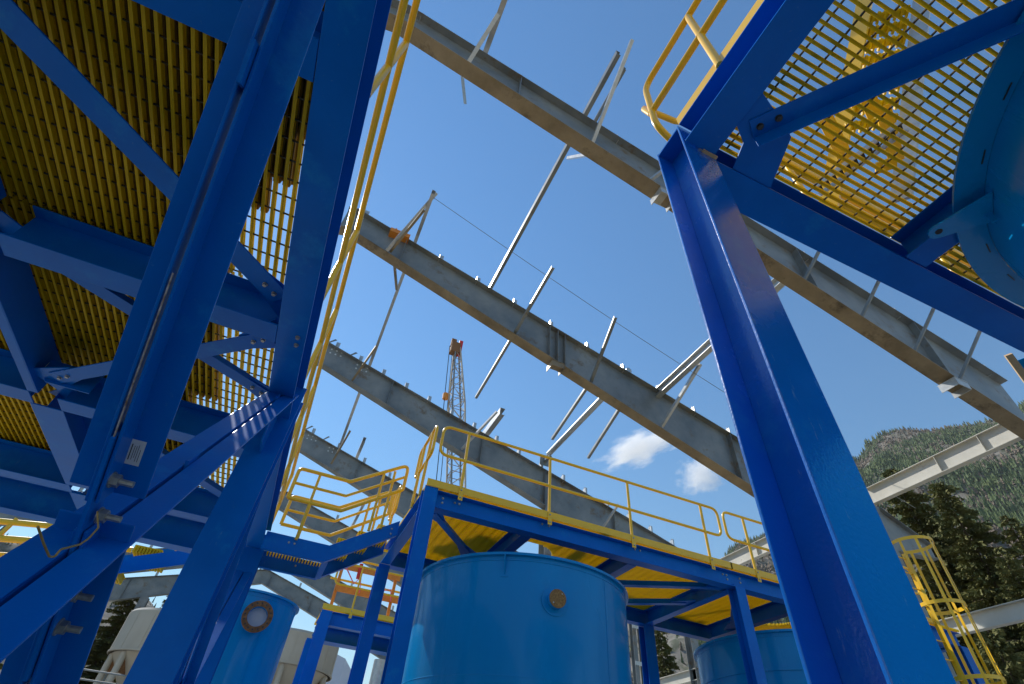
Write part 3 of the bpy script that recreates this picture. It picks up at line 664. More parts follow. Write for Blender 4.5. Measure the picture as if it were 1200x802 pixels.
m = MB(); m.box(1.394, 1.402, -4, .94, RT + .002, RT + .10); part("toe_board", m, YEL, h)
# tank right
t = thing("blue_tank", "bright blue tank hanging through the upper right deck, rim and lifting lug in view", "tank", (TRC[0], TRC[1], 2.0), "blue process tanks")
zr = 4.96
m = MB(); m.lathe([(TRR, 2.1), (TRR, zr - .18), (TRR, zr), (TRR, 5.10)], TRC, 96); part("shell", m, TANK, t, 40)
m = MB(); m.lathe([(TRR + .003, zr - .002), (TRR + .17, zr - .002), (TRR + .17, zr + .02), (TRR + .003, zr + .02)], TRC, 96); ring = part("rim_flange", m, TANK, t, 30)
m = MB(); m.lathe([(0.02, 1.75), (TRR, 2.1)], TRC, 96); part("bottom", m, TANK, t, 40)
for i in range(60):
    a0 = 2 * math.pi * i / 60; m = MB()
    pts = [(TRC[0] + rr * math.cos(a0 + da), TRC[1] + rr * math.sin(a0 + da), zr - .0045) for rr, da in ((TRR + .035, 0), (TRR + .042, 0), (TRR + .042, .05), (TRR + .035, .05))]
    m.poly(pts, (0, 0, -.004)); sub("stitch_weld", m, BOLTD, ring) if i % 2 == 0 else None
an = math.radians(126)
for k, an in enumerate((math.radians(122), math.radians(20), math.radians(250))):
    ur = V3((math.cos(an), math.sin(an), 0)); ut = V3((-ur.y, ur.x, 0)); c = V3((TRC[0], TRC[1], zr - .10))
    pts = [c + ur * (TRR + .002) + ut * .16, c + ur * (TRR + .30) + ut * .06] + [c + ur * (TRR + .30 + .06 * math.cos(q)) + ut * (.06 * math.sin(q)) for q in (1.0, .5, 0, -.5, -1.0)] + [c + ur * (TRR + .30) - ut * .06, c + ur * (TRR + .002) - ut * .09]
    m = MB(); m.poly(pts, (0, 0, .014)); lg = part("lifting_lug", m, TANK, t)
    m = MB(); m.tube([c + ur * (TRR + .30) - V3((0, 0, .003)), c + ur * (TRR + .30) - V3((0, 0, .0005))], .022, 14); sub("eye_hole", m, INK, lg)
    m = MB(); p = c + ur * (TRR + .012) + ut * .02; m.quadbox(p - ut * .03 - V3((0, 0, .09)), ut * .012, ur * .04, V3((0, 0, .10))); sub("lug_stop", m, TANK, lg)
# timber and blue offcut at the far right beam
t = thing("timber_block", "pale timber block with blue scrap at the right edge under the beam", "timber", (5.1, 1.15, 4.9))
m = MB(); m.bar((5.02, 1.26, 4.985), (5.30, 1.36, 4.62), .05, .09); part("timber", m, WOOD, t); m = MB(); m.bar((5.16, 1.24, 4.98), (5.40, 1.32, 4.68), .09, .02); part("blue_offcut", m, TANK, t)
# yellow stair rising above the right deck
t = thing("yellow_stair", "yellow stair flight with comb treads seen through the upper right grating", "stair", (2.6, .4, RT), None)
A0 = V3((3.86, -.40, 8.6)); A1 = V3((3.40, .95, 5.75))
ux = V3((-.80, .60, 0)).normalized(); uy = V3((.60, .80, 0)).normalized()
for i in range(8):
    c = V3((3.78, -.16, 8.2)).lerp(V3((3.50, .54, 6.65)), i / 7); m = MB()
    m.quadbox(c - ux * .21 - uy * .035, ux * .42, uy * .07, V3((0, 0, .03)))
    for k in range(8): m.quadbox(c - ux * (.205 - .055 * k) - uy * .06, ux * .02, uy * .12, V3((0, 0, -.03)))
    part("tread", m, GRT, t)
for sg in (-1, 1):
    o_ = ux * (.28 * sg); m = MB(); m.bar(A0 + o_, A1 + o_, .03, .16); part("stringer", m, GALV if sg < 0 else YEL, t)
for a, b in (((2.75, .60, 6.1), (3.25, .82, 6.0)), ((3.15, .35, 6.2), (3.50, .60, 6.0)), ((3.50, .60, 6.0), (3.40, .72, 6.0)), ((3.3, 1.18, 6.1), (3.9, 1.32, 5.8)), ((2.75, .25, 6.2), (3.1, .42, 6.1))):
    m = MB(); m.bar(a, b, .11, .02); part("landing_plate", m, YEL, t)
# cable tray, black and grey ladder type
t = thing("cable_tray", "dark grey ladder type cable tray lying above the upper right grating", "cable tray", (2.4, .7, 5.5))
a = V3((2.95, 1.02, 5.75)); b = V3((3.25, .36, 5.95)); m = MB(); m.bar(a, b, .012, .05, off=(-.05, 0)); m.bar(a, b, .012, .05, off=(.05, 0)); part("side_rail", m, GALV, t)
for i in range(12):
    c = a.lerp(b, (i + .5) / 12); d2 = (b - a).normalized(); m = MB(); s2 = d2.cross(V3((0, 0, 1))).normalized(); m.quadbox(c - s2 * .045 - d2 * .014, s2 * .09, d2 * .028, V3((0, 0, .02))); part("rung", m, INK, t)

# ================================================================== MIDDLE PLATFORM (two bays)
MB_, MT = 5.0, 5.27; X0, X1, X2 = 1.44, 7.0, 12.5; Y0, Y1 = 6.86, 9.5
t = M_ = thing("blue_platform", "blue platform over the big round tank at centre, yellow deck seen from below", "platform", (X0, Y0, 0), "blue steel tank platforms")
for x in (X0, X1, X2):
    column(t, x, Y0, .20, .20, MT + .01 if x == X0 else MB_ - .003); column(t, x, Y1, .24 if x > 2 else .2, .20, MB_ - .003)
ibeam(t, (X0 + .11, Y0 + .02, MB_), (X2 + .1, Y0 + .02, MB_), .19, .265); ibeam(t, (X0 + .11, Y1, MB_), (X2, Y1, MB_), .19, .265)
for x in (X0, 3.08, 5.0, X1, 8.6, 10.5, X2): ibeam(t, (x, Y0 + .13, MB_ + .0), (x, Y1 - .11, MB_), .17, .262)
LB_save = LB
plan_brace((1.60, 7.05), (2.55, 8.15), .11, MB_ + .02, (0, 0)); plan_brace((6.85, 7.02), (5.15, 8.05), .12, MB_ + .02, (0, 0)); plan_brace((7.15, 7.05), (8.45, 8.6), .11, MB_ + .02, (0, 0))
plan_brace((5.15, 9.3), (6.85, 8.0), .11, MB_ + .02, (0, 0)); plan_brace((12.3, 7.05), (10.7, 8.2), .11, MB_ + .02, (0, 0))
TMC = (3.60, 8.22); TMR = 1.70; T2C = (9.32, 8.22)
m = MB(); y = Y0 - .08
while y < Y1 + .1:
    for tc in (TMC, T2C):
        xa, xb = (X0 - .08, 6.46) if tc is TMC else (6.46, X2 + .1)
        dy = abs(y - tc[1]); hw = math.sqrt(max(0, 0.5 ** 2 - dy * dy))
        if hw: m.bar((xa, y, MT + .028), (tc[0] - hw, y, MT + .028), .022, .040); m.bar((tc[0] + hw, y, MT + .028), (xb, y, MT + .028), .022, .040)
        else: m.bar((xa, y, MT + .028), (xb, y, MT + .028), .022, .040)
    y += .046
o = part("deck_grating", m, GRT, t); o['kind'] = 'stuff'
m = MB()
for x in np.arange(X0, X2, .152):
    tc = TMC if x < 6.46 else T2C; dx = abs(x - tc[0]); hw = math.sqrt(max(0, 0.5 ** 2 - dx * dx))
    if hw: m.box(x - .005, x + .005, Y0, tc[1] - hw, MT + .02, MT + .03); m.box(x - .005, x + .005, tc[1] + hw, Y1, MT + .02, MT + .03)
    else: m.box(x - .005, x + .005, Y0, Y1, MT + .02, MT + .03)
o = part("deck_tie_rods", m, ROD, t); o['kind'] = 'stuff'
for (x, z) in ((1.66, 5.2), (1.66, 5.13), (1.85, 5.18), (1.92, 5.18), (6.86, 5.2), (6.86, 5.13), (6.78, 5.2), (7.14, 5.2), (7.14, 5.13), (3.3, 5.22), (3.42, 5.22), (5.0, 5.22), (5.1, 5.22)):
    mm = MB(); mm.hexbolt((x, Y0 + .015, z), (0, -1, 0), .014, .012); part("bolt", mm, BOLT, t)
# rails on the middle platform
def panel_rail(x0, x1, y, posts, label, zt=6.36, zm=5.84, base=MT):
    h = thing("handrail", label, "handrail", (x0, y, base), "yellow handrails on the platforms")
    rail(h, [(x0 + .5, y, zm), (x0, y, zm), (x0, y, zt), (x1, y, zt), (x1, y, zm), (x0 + .5, y, zm)], .024, .14)
    for x in posts:
        m = MB(); m.tube([(x, y, base - .03), (x, y, zt - .01)], .024, 10); m.box(x - .035, x + .035, y - .034, y - .0245, base - .10, base + .10); pp = part("post", m, YEL, h, 60)
        for dz in (-.06, .06):
            mm = MB(); mm.hexbolt((x, y - .034, base + dz), (0, -1, 0), .011, .01); sub("bolt", mm, BOLT, pp)
    m = MB(); m.box(x0 - .1, x1 + .06, y - .022, y - .012, base + .005, base + .115); part("toe_board", m, YEL, h)
panel_rail(1.45, 6.85, Y0 - .10, (1.88, 3.36, 4.89, 6.47), "long yellow handrail panel along the front of the centre deck")
panel_rail(6.98, 11.9, Y0 - .10, (7.46, 9.1, 10.6), "yellow handrail panel right of the gap, meeting the blue corner column")
def side_panel(x, y0, y1, posts, label, zt=6.36, zm=5.84, base=MT):
    h = thing("handrail", label, "handrail", (x, y0, base), "yellow handrails on the platforms")
    rail(h, [(x, y0 + .3, zm), (x, y0, zm), (x, y0, zt), (x, y1, zt), (x, y1, zm), (x, y0 + .3, zm)], .024, .12)
    for y in posts:
        m = MB(); m.tube([(x, y, base - .03), (x, y, zt - .01)], .024, 10); part("post", m, YEL, h, 60)
side_panel(X0 - .1, 6.78, 7.75, (7.05, 7.5), "short yellow handrail panel running back from the centre deck's left corner")
side_panel(X0 - .1, 9.05, 9.6, (9.3,), "small rounded yellow rail panel behind the walkway landing")
# tanks
def tank(c, r, ztop, label, lugs=()):
    t = thing("blue_tank", label, "tank", (c[0], c[1], 0), "blue process tanks")
    m = MB(); m.lathe([(r, 0), (r, ztop)], c, 128); part("shell", m, TANK, t, 40)
    m = MB(); m.lathe([(r + .002, ztop - .035), (r + .05, ztop - .035), (r + .05, ztop), (r - .05, ztop), (r - .05, ztop - .3)], c, 128); part("rim", m, TANK, t, 40)
    m = MB(); m.lathe([(r + .0015, ztop - .10), (r + .008, ztop - .10), (r + .008, ztop - .085), (r + .0015, ztop - .085)], c, 128); part("weld_band", m, TANK, t, 40)
    for k in range(3):
        a0 = .9 + 2.094 * k; m = MB(); q = [(c[0] + rr * math.cos(a), c[1] + rr * math.sin(a), 0.0) for a, rr in ((a0, r + .0005), (a0 + .012 / r, r + .0005), (a0 + .012 / r, r + .004), (a0, r + .004))]
        m.poly(q, (0, 0, ztop - .12)); part("seam", m, TANK, t)
    for zz in (ztop - 1.5, ztop - 3.0):
        m = MB(); m.lathe([(r + .0012, zz), (r + .0025, zz + .003), (r + .0025, zz + .012), (r + .0012, zz + .015)], c, 128); part("seam", m, TANK, t, 60)
    for an in lugs:
        ur = V3((math.cos(an), math.sin(an), 0)); ut = V3((-ur.y, ur.x, 0)); p = V3((c[0], c[1], 0)) + ur * (r + .001)
        m = MB(); m.poly([p - ut * .008 + V3((0, 0, ztop - .04)), p - ut * .008 + ur * .09 + V3((0, 0, ztop - .04)), p - ut * .008 + ur * .09 + V3((0, 0, ztop - .12)), p - ut * .008 + V3((0, 0, ztop - .30))], ut * .016); part("rim_lug", m, TANK, t)
        m = MB(); m.poly([p - ut * .05 + V3((0, 0, ztop - .33)), p + ut * .05 + V3((0, 0, ztop - .33)), p + ut * .05 + V3((0, 0, ztop - .30)), p - ut * .05 + V3((0, 0, ztop - .30))], ur * .006); part("lug_pad", m, TANK, t)
    return t
t = tank(TMC, TMR, 4.60, "large round blue tank filling the bottom centre under the yellow deck", (math.radians(238),))
an = math.radians(262); ur = V3((math.cos(an), math.sin(an), 0)); p = V3((TMC[0], TMC[1], 4.02)) + ur * (TMR - .02)
m = MB(); m.tube([p + ur * .022, p + ur * .030], .19, 40); part("reinforcing_pad", m, TANK, t, 30)
m = MB(); m.tube([p, p + ur * .13], .112, 32); nz = part("nozzle", m, TANK, t, 40); m = MB(); m.tube([p + ur * .1305, p + ur * .145], .118, 32); sub("wooden_plug", m, CHIP, nz, 40)
m = MB()
for q in (.8, 3.9): m.hexbolt(p + ur * .146 + V3((.09 * math.cos(q), 0, .09 * math.sin(q))), ur, .008, .006)
sub("screw", m, WHITE, nz)
t = tank(T2C, TMR, 4.60, "blue tank at lower right with the grating's shadow on it, behind the slim column", (math.radians(240),))
m = MB(); m.lathe([(TMR + .002, 4.0), (TMR + .02, 4.0), (TMR + .02, 4.04), (TMR + .002, 4.04)], T2C, 128); part("hoop_band", m, TANK, t, 40)
# ================================================================== STAIRED WALKWAY
t = thing("stair_walkway", "blue stringer walkway with yellow treads stepping up from left platform to centre deck", "walkway", (-.3, 8, 4.35))
for yy, z_, dz, nm in ((8.0, 4.59, 0, 'n'), (8.98, 4.62, 0, 'f')):
    m = MB(); pts = [(-.535, z_), (.36, z_), (1.30, z_ + .62)]
    for (a, b) in zip(pts, pts[1:]):
        m.poly([(a[0], yy, a[1] - .24), (b[0], yy, b[1] - .24), (b[0], yy, b[1]), (a[0], yy, a[1])], (0, .010, 0))
        for dd in (0, -.232): m.poly([(a[0], yy + .0101 if nm == 'n' else yy - .07, a[1] + dd), (b[0], yy + .0101 if nm == 'n' else yy - .07, b[1] + dd), (b[0], yy + .0101 if nm == 'n' else yy - .07, b[1] + dd - .008), (a[0], yy + .0101 if nm == 'n' else yy - .07, a[1] + dd - .008)], (0, .068, 0))
    part("stringer", m, BLUE, t, 0, .002)
m = MB(); m.box(.34, .42, 8.08, 8.9, 4.38, 4.46); part("cross_beam", m, BLUE, t)
for i in range(19):
    m = MB(); x = -.47 + .045 * i; m.box(x, x + .016, 8.08, 8.9, 4.55, 4.59); part("grating_bar", m, GRT, t)
for i in range(3):
    x0 = .46 + .27 * i; z0 = 4.72 + .175 * i
    m = MB(); m.box(x0 - .01, x0 + .25, 8.08, 8.90, z0 + .034, z0 + .042)
    for k in range(6): m.box(x0 + .042 * k, x0 + .042 * k + .016, 8.085, 8.895, z0 - .012, z0 + .0335)
    part("tread", m, GRT, t)
for (x, yy, z_) in ((-.2, 7.998, 4.5), (-.12, 7.998, 4.5), (.0, 8.975, 4.52), (1.2, 7.998, 5.05), (1.2, 7.998, 4.97)):
    mm = MB(); mm.hexbolt((x, yy, z_), (0, -1, 0), .012, .010); part("bolt", mm, BOLT, t)
def stair_rail(y, label, ext=0):
    h = thing("handrail", label, "handrail", (-.3, y, 4.6), "yellow handrails on the platforms")
    tp = [(-.42, 5.62), (.36, 5.62), (1.20 + ext, 6.16)]; md = [(a, b - .25) for a, b in tp]
    rail(h, [(-.45, y, tp[0][1] - .5), (-.45, y, tp[0][1]), (.36, y, 5.62), (1.22, y, 6.19), (1.22, y, 5.72), (1.0, y, 5.57)], .028, .07)
    rail(h, [(-.45, y, 5.37), (.36, y, 5.37), (1.2, y, 5.95)], .022, .05)
    rail(h, [(-.45, y, 5.12), (.36, y, 5.12), (1.05, y, 5.60)], .028, .05)
    for x, z0, z1 in ((-.12, 4.55, 5.62), (.85, 4.92, 5.95), (1.02, 5.0, 6.0)):
        m = MB(); m.tube([(x, y, z0), (x, y, z1)], .022, 10); part("post", m, YEL, h, 60)
stair_rail(7.97, "near yellow handrail of the stepped walkway, bent where the steps begin")
stair_rail(9.03, "far yellow handrail of the stepped walkway behind the bent near one")
# ================================================================== CAGED LADDER
t = thing("caged_ladder", "yellow safety-caged ladder climbing to the deck beside the dark conifers", "ladder", (11.0, 6.2, 0))
cxl, cyl = 11.02, 6.02; rl = .37
for sx in (-.23, .23):
    m = MB(); m.bar((cxl + sx, cyl + .36, 0), (cxl + sx, cyl + .36, 6.4), .012, .06, up=(0, 1, 0)); part("side_rail", m, YEL, t)
z = .3
while z < 6.3:
    m = MB(); m.tube([(cxl - .23, cyl + .36, z), (cxl + .23, cyl + .36, z)], .013, 8); part("rung", m, YEL, t, 60); z += .3
for z in (2.9, 4.08, 5.23, 6.38):
    m = MB(); n = 28
    for i in range(n):
        a0 = math.radians(128 + 284 * i / n); a1 = math.radians(128 + 284 * (i + 1) / n)
        p = [V3((cxl + r * math.cos(a), cyl + r * math.sin(a), z)) for a, r in ((a0, rl), (a1, rl), (a1, rl + .008), (a0, rl + .008))]
        m.poly(p, (0, 0, .06))
    part("cage_hoop", m, YEL, t)
for i in range(7):
    a = math.radians(142 + 256 * i / 6); c = V3((cxl + (rl - .006) * math.cos(a), cyl + (rl - .006) * math.sin(a), 0)); ut = V3((-math.sin(a), math.cos(a), 0)); ur = V3((math.cos(a), math.sin(a), 0))
    m = MB(); m.quadbox(c + V3((0, 0, 2.7)) - ut * .024, ut * .048, ur * .006, V3((0, 0, 3.72))); part("cage_bar", m, YEL, t)
# ================================================================== FAR PLATFORM, TANK WITH PORT, STACK, SILOS
t = thing("blue_platform", "small far blue platform left of centre carrying orange barriers", "platform", (1.1, 14.2, 0), "blue steel tank platforms")
column(t, 1.06, 14.1, .26, .24, 5.28); column(t, 1.0, 15.6, .24, .24, 4.96); column(t, 6.5, 14.1, .24, .24, 4.96); column(t, 6.5, 15.6, .24, .24, 4.96)
ibeam(t, (1.2, 14.1, 4.98), (6.6, 14.1, 4.98), .2, .30); ibeam(t, (1.0, 15.55, 4.93), (6.6, 15.55, 4.93), .4, .34); ibeam(t, (1.06, 14.25, 4.98), (1.06, 15.3, 4.98), .2, .3)
m = MB(); y = 14.0
while y < 15.6: m.bar((.95, y, 5.31), (6.6, y, 5.31), .02, .04); y += .06
o = part("deck_grating", m, GRT, t); o['kind'] = 'stuff'
panel_rail(1.02, 3.0, 14.0, (1.62, 2.9), "yellow handrail with rounded corner on the far small platform", 6.42, 5.9, 5.3)
side_panel(3.5, 14.0, 14.9, (14.1, 14.8), "rounded yellow rail loops beside the slim blue column on the far platform", 6.42, 5.9, 5.3)
h = thing("handrail", "plain yellow back handrail of the far small platform", "handrail", (1.0, 17.3, 5.3), "yellow handrails on the platforms")
rail(h, [(1.0, 15.6, 6.5), (6.5, 15.6, 6.5)], .03); rail(h, [(1.0, 15.6, 7.1), (6.5, 15.6, 7.1)], .03)
t = thing("barrier", "orange plank barrier with red clamps and pink flagging on the far platform", "barrier", (1.1, 14.6, 5.3))
m = MB(); m.box(1.1, 2.75, 14.62, 14.66, 6.48, 6.62); part("plank", m, ORANGE, t); m = MB(); m.box(1.15, 2.85, 14.62, 14.66, 5.92, 6.08); part("plank", m, ORANGE, t)
for x in (1.12, 2.6):
    m = MB(); m.box(x, x + .08, 14.67, 14.71, 5.33, 6.65); part("upright", m, ORANGE, t)
for x in (1.62, 2.15):
    m = MB(); m.tube([(x, 14.58, 6.3), (x, 14.58, 6.68)], .05, 8); part("clamp", m, REDP, t)
m = MB(); m.tube([(1.25, 14.55, 6.5), (1.55, 14.55, 6.15), (1.7, 14.55, 6.35), (1.75, 14.5, 5.95)], .018, 6); part("flagging_tape", m, PINK, t); m = MB(); m.tube([(2.1, 14.55, 6.5), (2.2, 14.55, 6.1), (2.55, 14.55, 6.2), (2.6, 14.5, 5.9)], .018, 6); part("flagging_tape", m, PINK, t)
# tank with bolted port
c3 = (-.47, 11.75); r3_ = .78
t = tank(c3, r3_, 4.60, "slim blue tank at left with a rusty bolted round port")
an = math.radians(272); ur = V3((math.cos(an), math.sin(an), 0)); ut = V3((-ur.y, ur.x, 0)); p = V3((c3[0] + .12, c3[1], 4.16)) + ur * (r3_ - .02)
m = MB()
def ring(m, c, ax, r0, r1, th, n=32):
    ax = V3(ax).normalized(); u = V3((0, 0, 1)); w = ax.cross(u).normalized()
    for i in range(n):
        a0, a1 = 2 * math.pi * i / n, 2 * math.pi * (i + 1) / n
        q = [c + (u * math.cos(a) + w * math.sin(a)) * r for a, r in ((a0, r0), (a1, r0), (a1, r1), (a0, r1))]
        m.poly(q, ax * th)
ring(m, p + ur * .14, ur, .165, .255, .03); fp = part("port_flange", m, RUST, t); m = MB(); ring(m, p, ur, .160, .168, .14); part("port_neck", m, TANK, t)
m = MB(); m.tube([p + ur * .03, p + ur * .034], .164, 32); part("bright_opening", m, WHITE, t)  # pale disc painted for the light showing through the open port
for i in range(16):
    a = 2 * math.pi * i / 16; mm = MB(); mm.hexbolt(p + ur * .17 + V3((0, 0, 1)) * (.212 * math.cos(a)) + ut * (.212 * math.sin(a)), ur, .013, .012); sub("bolt", mm, BOLTD, fp)
m = MB(); m.lathe([(.24, 0), (.24, 5.45)], (3.55, 19.0), 32); m.lathe([(.24, 5.45), (.0, 5.46)], (3.55, 19.0), 32)
tag(obj("steel_stack", m, GALV, smooth=40), "plain metal pipe stack between the two slim blue columns", "pipe stack")
def silo(x, y, r, z0, z1, label):
    t = thing("silo", label, "silo", (x, y, 0), "ivory silos behind the tanks")
    m = MB(); m.lathe([(r, z0), (r, z1), (r * .97, z1 + .1), (.05, z1 + .5)], (x, y), 64); part("shell", m, IVORY, t, 30)
    m = MB(); m.lathe([(r * .93, z0 + .02), (r * .35, z0 - 1.6), (r * .3, 0.2)], (x, y), 48); part("cone", m, IVORY, t, 30)
    for k in range(10):
        a = k * .6283 + .2; ur = V3((math.cos(a), math.sin(a), 0)); p = V3((x, y, 0)) + ur * r * .9
        m = MB(); m.tube([p, p + V3((0, 0, z0))], .13, 8); part("leg", m, IVORY, t, 60)
        ut = V3((-ur.y, ur.x, 0)); m = MB(); m.poly([p + V3((0, 0, z0)), p + V3((0, 0, z0 - .7)), p - ur * .7 + V3((0, 0, z0 - .75)), p - ur * .15 + V3((0, 0, z0))], ut * .04); part("gusset", m, RUST, t)
    for zz in (z0 + .02,):
        m = MB(); m.lathe([(r + .002, zz), (r + .04, zz), (r + .04, zz + .06), (r + .002, zz + .06)], (x, y), 64); part("ring", m, IVORY, t, 30)
    for k in range(16):
        a = k * .3927; ur = V3((math.cos(a), math.sin(a), 0)); ut = V3((-ur.y, ur.x, 0)); m = MB(); m.quadbox(V3((x, y, z0 + .1)) + ur * (r + .001) - ut * .01, ut * .02, ur * .012, V3((0, 0, z1 - z0 - .15))); part("seam", m, IVORY, t)
silo(1.15, 30, 2.2, 6.45, 7.75, "ivory silo right of the ported tank, behind the blue column"); silo(-4.0, 30, 2.1, 6.05, 7.6, "ivory silo at lower left beside the pale column")
# guard rail by left silo
h = thing("handrail", "thin grey guard rail at the foot of the left ivory silo", "handrail", (-6, 27, 4.6))
rail(h, [(-6.2, 27, 5.05), (-3.0, 27, 5.05)], .03, mat=STEEL); rail(h, [(-6.2, 27, 4.75), (-3.0, 27, 4.75)], .03, mat=STEEL)
# ================================================================== YELLOW STAIR at far left, COMB TREADS on far side
t = thing("yellow_stair", "yellow painted stair rails beyond the left platform at the left edge", "stair", (-4, 11.2, 0))
for dy in (0, .9):
    rail(t, [(-7.5, 11.2 + dy, 4.55), (-3.0, 11.2 + dy, 5.15)], .05); rail(t, [(-7.5, 11.2 + dy, 4.25), (-3.0, 11.2 + dy, 4.9)], .045)
    for x in (-5.6, -4.9, -4.0):
        m = MB(); m.bar((x, 11.2 + dy, 3.6), (x + .25, 11.2 + dy, 5.0), .06, .05); part("post", m, YEL, t)
t = thing("tread_stair", "blue stringer stair with yellow comb treads low between the blue braces", "stair", (-2.3, 10.5, 4.2))
for i, (x, z) in enumerate(((-3.05, 4.32), (-2.55, 4.62), (-2.05, 4.90))):
    m = MB(); m.box(x, x + .42, 10.3, 11.2, z + .10, z + .11)
    for k in range(9): m.box(x + .047 * k, x + .047 * k + .03, 10.3, 11.2, z, z + .1)
    part("tread", m, GRT, t)
m = MB(); m.bar((-3.5, 10.25, 4.0), (-1.2, 10.25, 4.9), .02, .24); part("stringer", m, BLUE, t); m = MB(); m.bar((-3.5, 11.25, 4.35), (-1.2, 11.25, 5.35), .02, .3); part("stringer", m, BLUE, t)
# ================================================================== TWINE on the brace
m = MB(); base = [(-.53, 1.38, 2.10), (-.53, 1.466, 2.092), (-.53, 1.537, 2.088), (-.53, 1.567, 2.098), (-.53, 1.569, 2.116), (-.53, 1.665, 2.162), (-.53, 1.697, 2.19), (-.54, 1.745, 2.235), (-.60, 1.85, 2.31)]
m.tube(fillet(base, .03), .0026, 6); tag(obj("twine", m, STRING, smooth=60), "loose tan twine hanging from the bolted brace joint at left", "twine")
# ================================================================== CRANE
t = thing("tower_crane", "orange and white lattice crane boom standing beyond the third rafter", "crane", (14.5, 58, 0))
bx, by = 20.4, 58.0; tx, ty = 11.8, 58.0; H = 57.3
def cpt(k, z):
    f = z / H; w = .95 * (1 if f < .8 else 1 - (f - .8) * 3.2); c = V3((bx + (tx - bx) * f, by, z + 0)); s = ((-1, -1), (1, -1), (1, 1), (-1, 1))[k]; return c + V3((s[0] * w, s[1] * w, 0))
for k in range(4):
    m = MB(); m.tube([cpt(k, 0), cpt(k, H * .8), cpt(k, H * .985)], .13, 6); part("chord", m, IVORY if k % 2 else STEEL, t, 60)
m = MB(); z = 12.0; fl = 0; m2 = MB()
while z < H * .96:
    z2 = z + 1.9
    for k in range(4):
        a, b = (k, (k + 1) % 4) if fl else ((k + 1) % 4, k); m.tube([cpt(a, z), cpt(b, min(z2, H * .98))], .06, 4, False); m2.tube([cpt(k, z), cpt((k + 1) % 4, z)], .05, 4, False)
    z = z2; fl = 1 - fl
part("lacing", m, IVORY, t); part("cross_bars", m2, RUST, t)
m = MB(); c = V3((tx, ty, H)); m.box(c.x - .9, c.x + .5, c.y - .6, c.y + .6, H - 2.2, H - .2); m.box(c.x - 1.0, c.x - .2, c.y - .3, c.y + .3, H - .8, H + .6); part("boom_head", m, RUST, t)
m = MB(); m.box(c.x + .3, c.x + .9, c.y - .1, c.y + .1, H - 2.5, H + .9); part("flag_mast", m, REDP, t)
m = MB(); m.tube([(10.7, 58, H - 1), (13.2, 58, 28)], .06, 5); m.tube([(11.2, 58, H - 1), (13.8, 58, 28)], .05, 5); m.tube([(11.8, 58, H - .5), (10.7, 58, H - 1)], .06, 5); part("hoist_rope", m, BOLTD, t)
m = MB(); m.tube([(11.7, 58, H - 11.2), (11.65, 58, H - 10.3)], .42, 10); part("hook_block", m, ORANGE, t, 40)
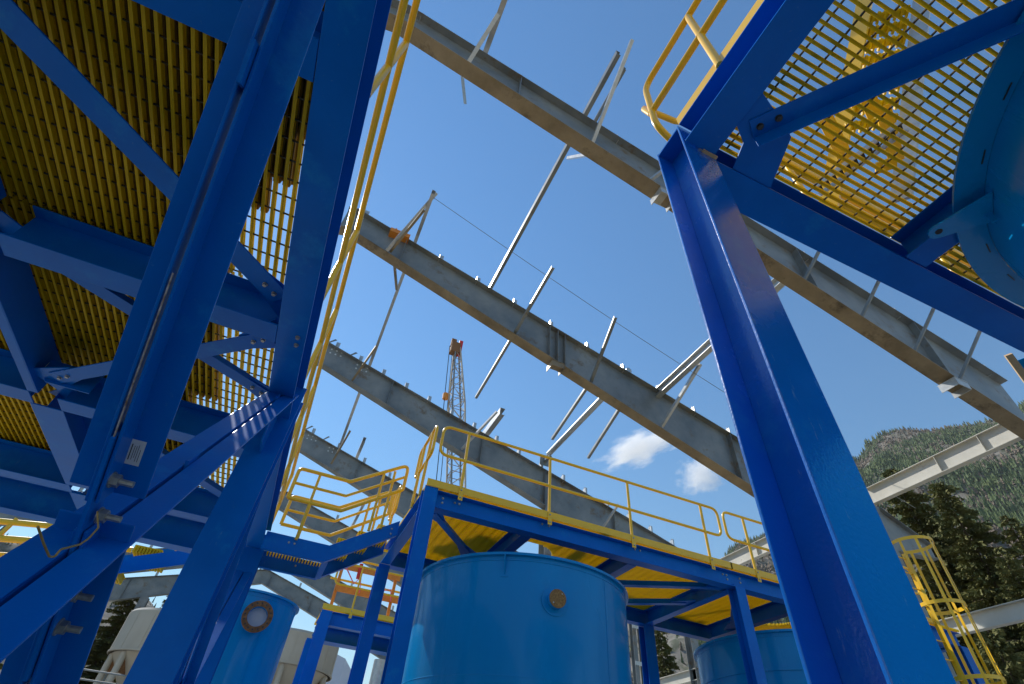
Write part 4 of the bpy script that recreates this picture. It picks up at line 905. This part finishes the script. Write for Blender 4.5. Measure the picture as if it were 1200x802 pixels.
# ================================================================== CLOUDS
def cloud(c, rad, label, seed, rot=0):
    m = D.materials.new("cloud_vapour"); m.use_nodes = True; n = m.node_tree; n.nodes.clear(); Lk = n.links.new
    out = n.nodes.new("ShaderNodeOutputMaterial"); pv = n.nodes.new("ShaderNodeVolumePrincipled"); tc = n.nodes.new("ShaderNodeTexCoord")
    nz = n.nodes.new("ShaderNodeTexNoise"); nz.inputs['Scale'].default_value = 2.3; nz.inputs['Detail'].default_value = 8; nz.inputs['Roughness'].default_value = .6
    mp = n.nodes.new("ShaderNodeMapping"); mp.inputs['Location'].default_value = (seed, seed * 2, 0); Lk(tc.outputs['Object'], mp.inputs[0]); Lk(mp.outputs[0], nz.inputs[0])
    ln = n.nodes.new("ShaderNodeVectorMath"); ln.operation = 'LENGTH'; Lk(tc.outputs['Object'], ln.inputs[0])
    s1 = n.nodes.new("ShaderNodeMath"); s1.operation = 'MULTIPLY_ADD'; s1.inputs[1].default_value = -.55; s1.inputs[2].default_value = 0.0; Lk(ln.outputs['Value'], s1.inputs[0])
    s2 = n.nodes.new("ShaderNodeMath"); s2.operation = 'ADD'; Lk(nz.outputs[0], s2.inputs[0]); Lk(s1.outputs[0], s2.inputs[1])
    s3 = n.nodes.new("ShaderNodeMapRange"); s3.inputs[1].default_value = .16; s3.inputs[2].default_value = .34; s3.inputs[3].default_value = 0; s3.inputs[4].default_value = .0028; Lk(s2.outputs[0], s3.inputs[0])
    Lk(s3.outputs[0], pv.inputs['Density']); pv.inputs['Color'].default_value = (.97, .97, .97, 1); pv.inputs['Anisotropy'].default_value = .3
    Lk(pv.outputs[0], out.inputs['Volume'])
    me = D.meshes.new("cloud"); b = MB(); b.box(-1, 1, -1, 1, -1, 1); me.from_pydata([tuple(v) for v in b.v], [], b.f); me.materials.append(m)
    o = D.objects.new("cloud", me); COL.objects.link(o); o.location = c; o.scale = rad; o.rotation_euler = (0, rot, 0); tag(o, label, "cloud")
    o['kind'] = 'stuff'; return o
def sky_pt(xy, hy, y): return (xy * y, y, 1.7 + hy * y)
CLOUDS = True; HAZE = 0.000045
if CLOUDS:
    cloud(sky_pt(.785, .815, 7000), (1500, 900, 420), "wispy white cloud between the second rafter and the deck railing", 1.3, -.55)
    cloud(sky_pt(.985, .79, 7000), (700, 700, 540), "small bright cloud just left of the blue corner column", 6.1, -.3)
    cloud((6300, -3900, 6000), (2300, 2000, 1500), "broad unseen cloud added behind the viewer for the corner column sheen", 3.3, .2)  # added out of view where the corner column's face would mirror it
# ================================================================== HAZE
hz = MB(); hz.box(-6500, 6500, -6500, 6500, -1.5, 1000)
hm = D.materials.new("haze"); hm.use_nodes = True; n_ = hm.node_tree; n_.nodes.clear()
ho = n_.nodes.new("ShaderNodeOutputMaterial"); hv = n_.nodes.new("ShaderNodeVolumePrincipled"); hv.inputs['Density'].default_value = HAZE
hv.inputs['Color'].default_value = (.93, .96, 1, 1); n_.links.new(hv.outputs[0], ho.inputs['Volume'])
if HAZE: tag(obj("haze", hz, hm, kind='stuff'), "thin pale haze filling the valley air", "haze")
print("objects", len(D.objects), "tris", sum(len(o.data.polygons) for o in D.objects if o.type == 'MESH'))
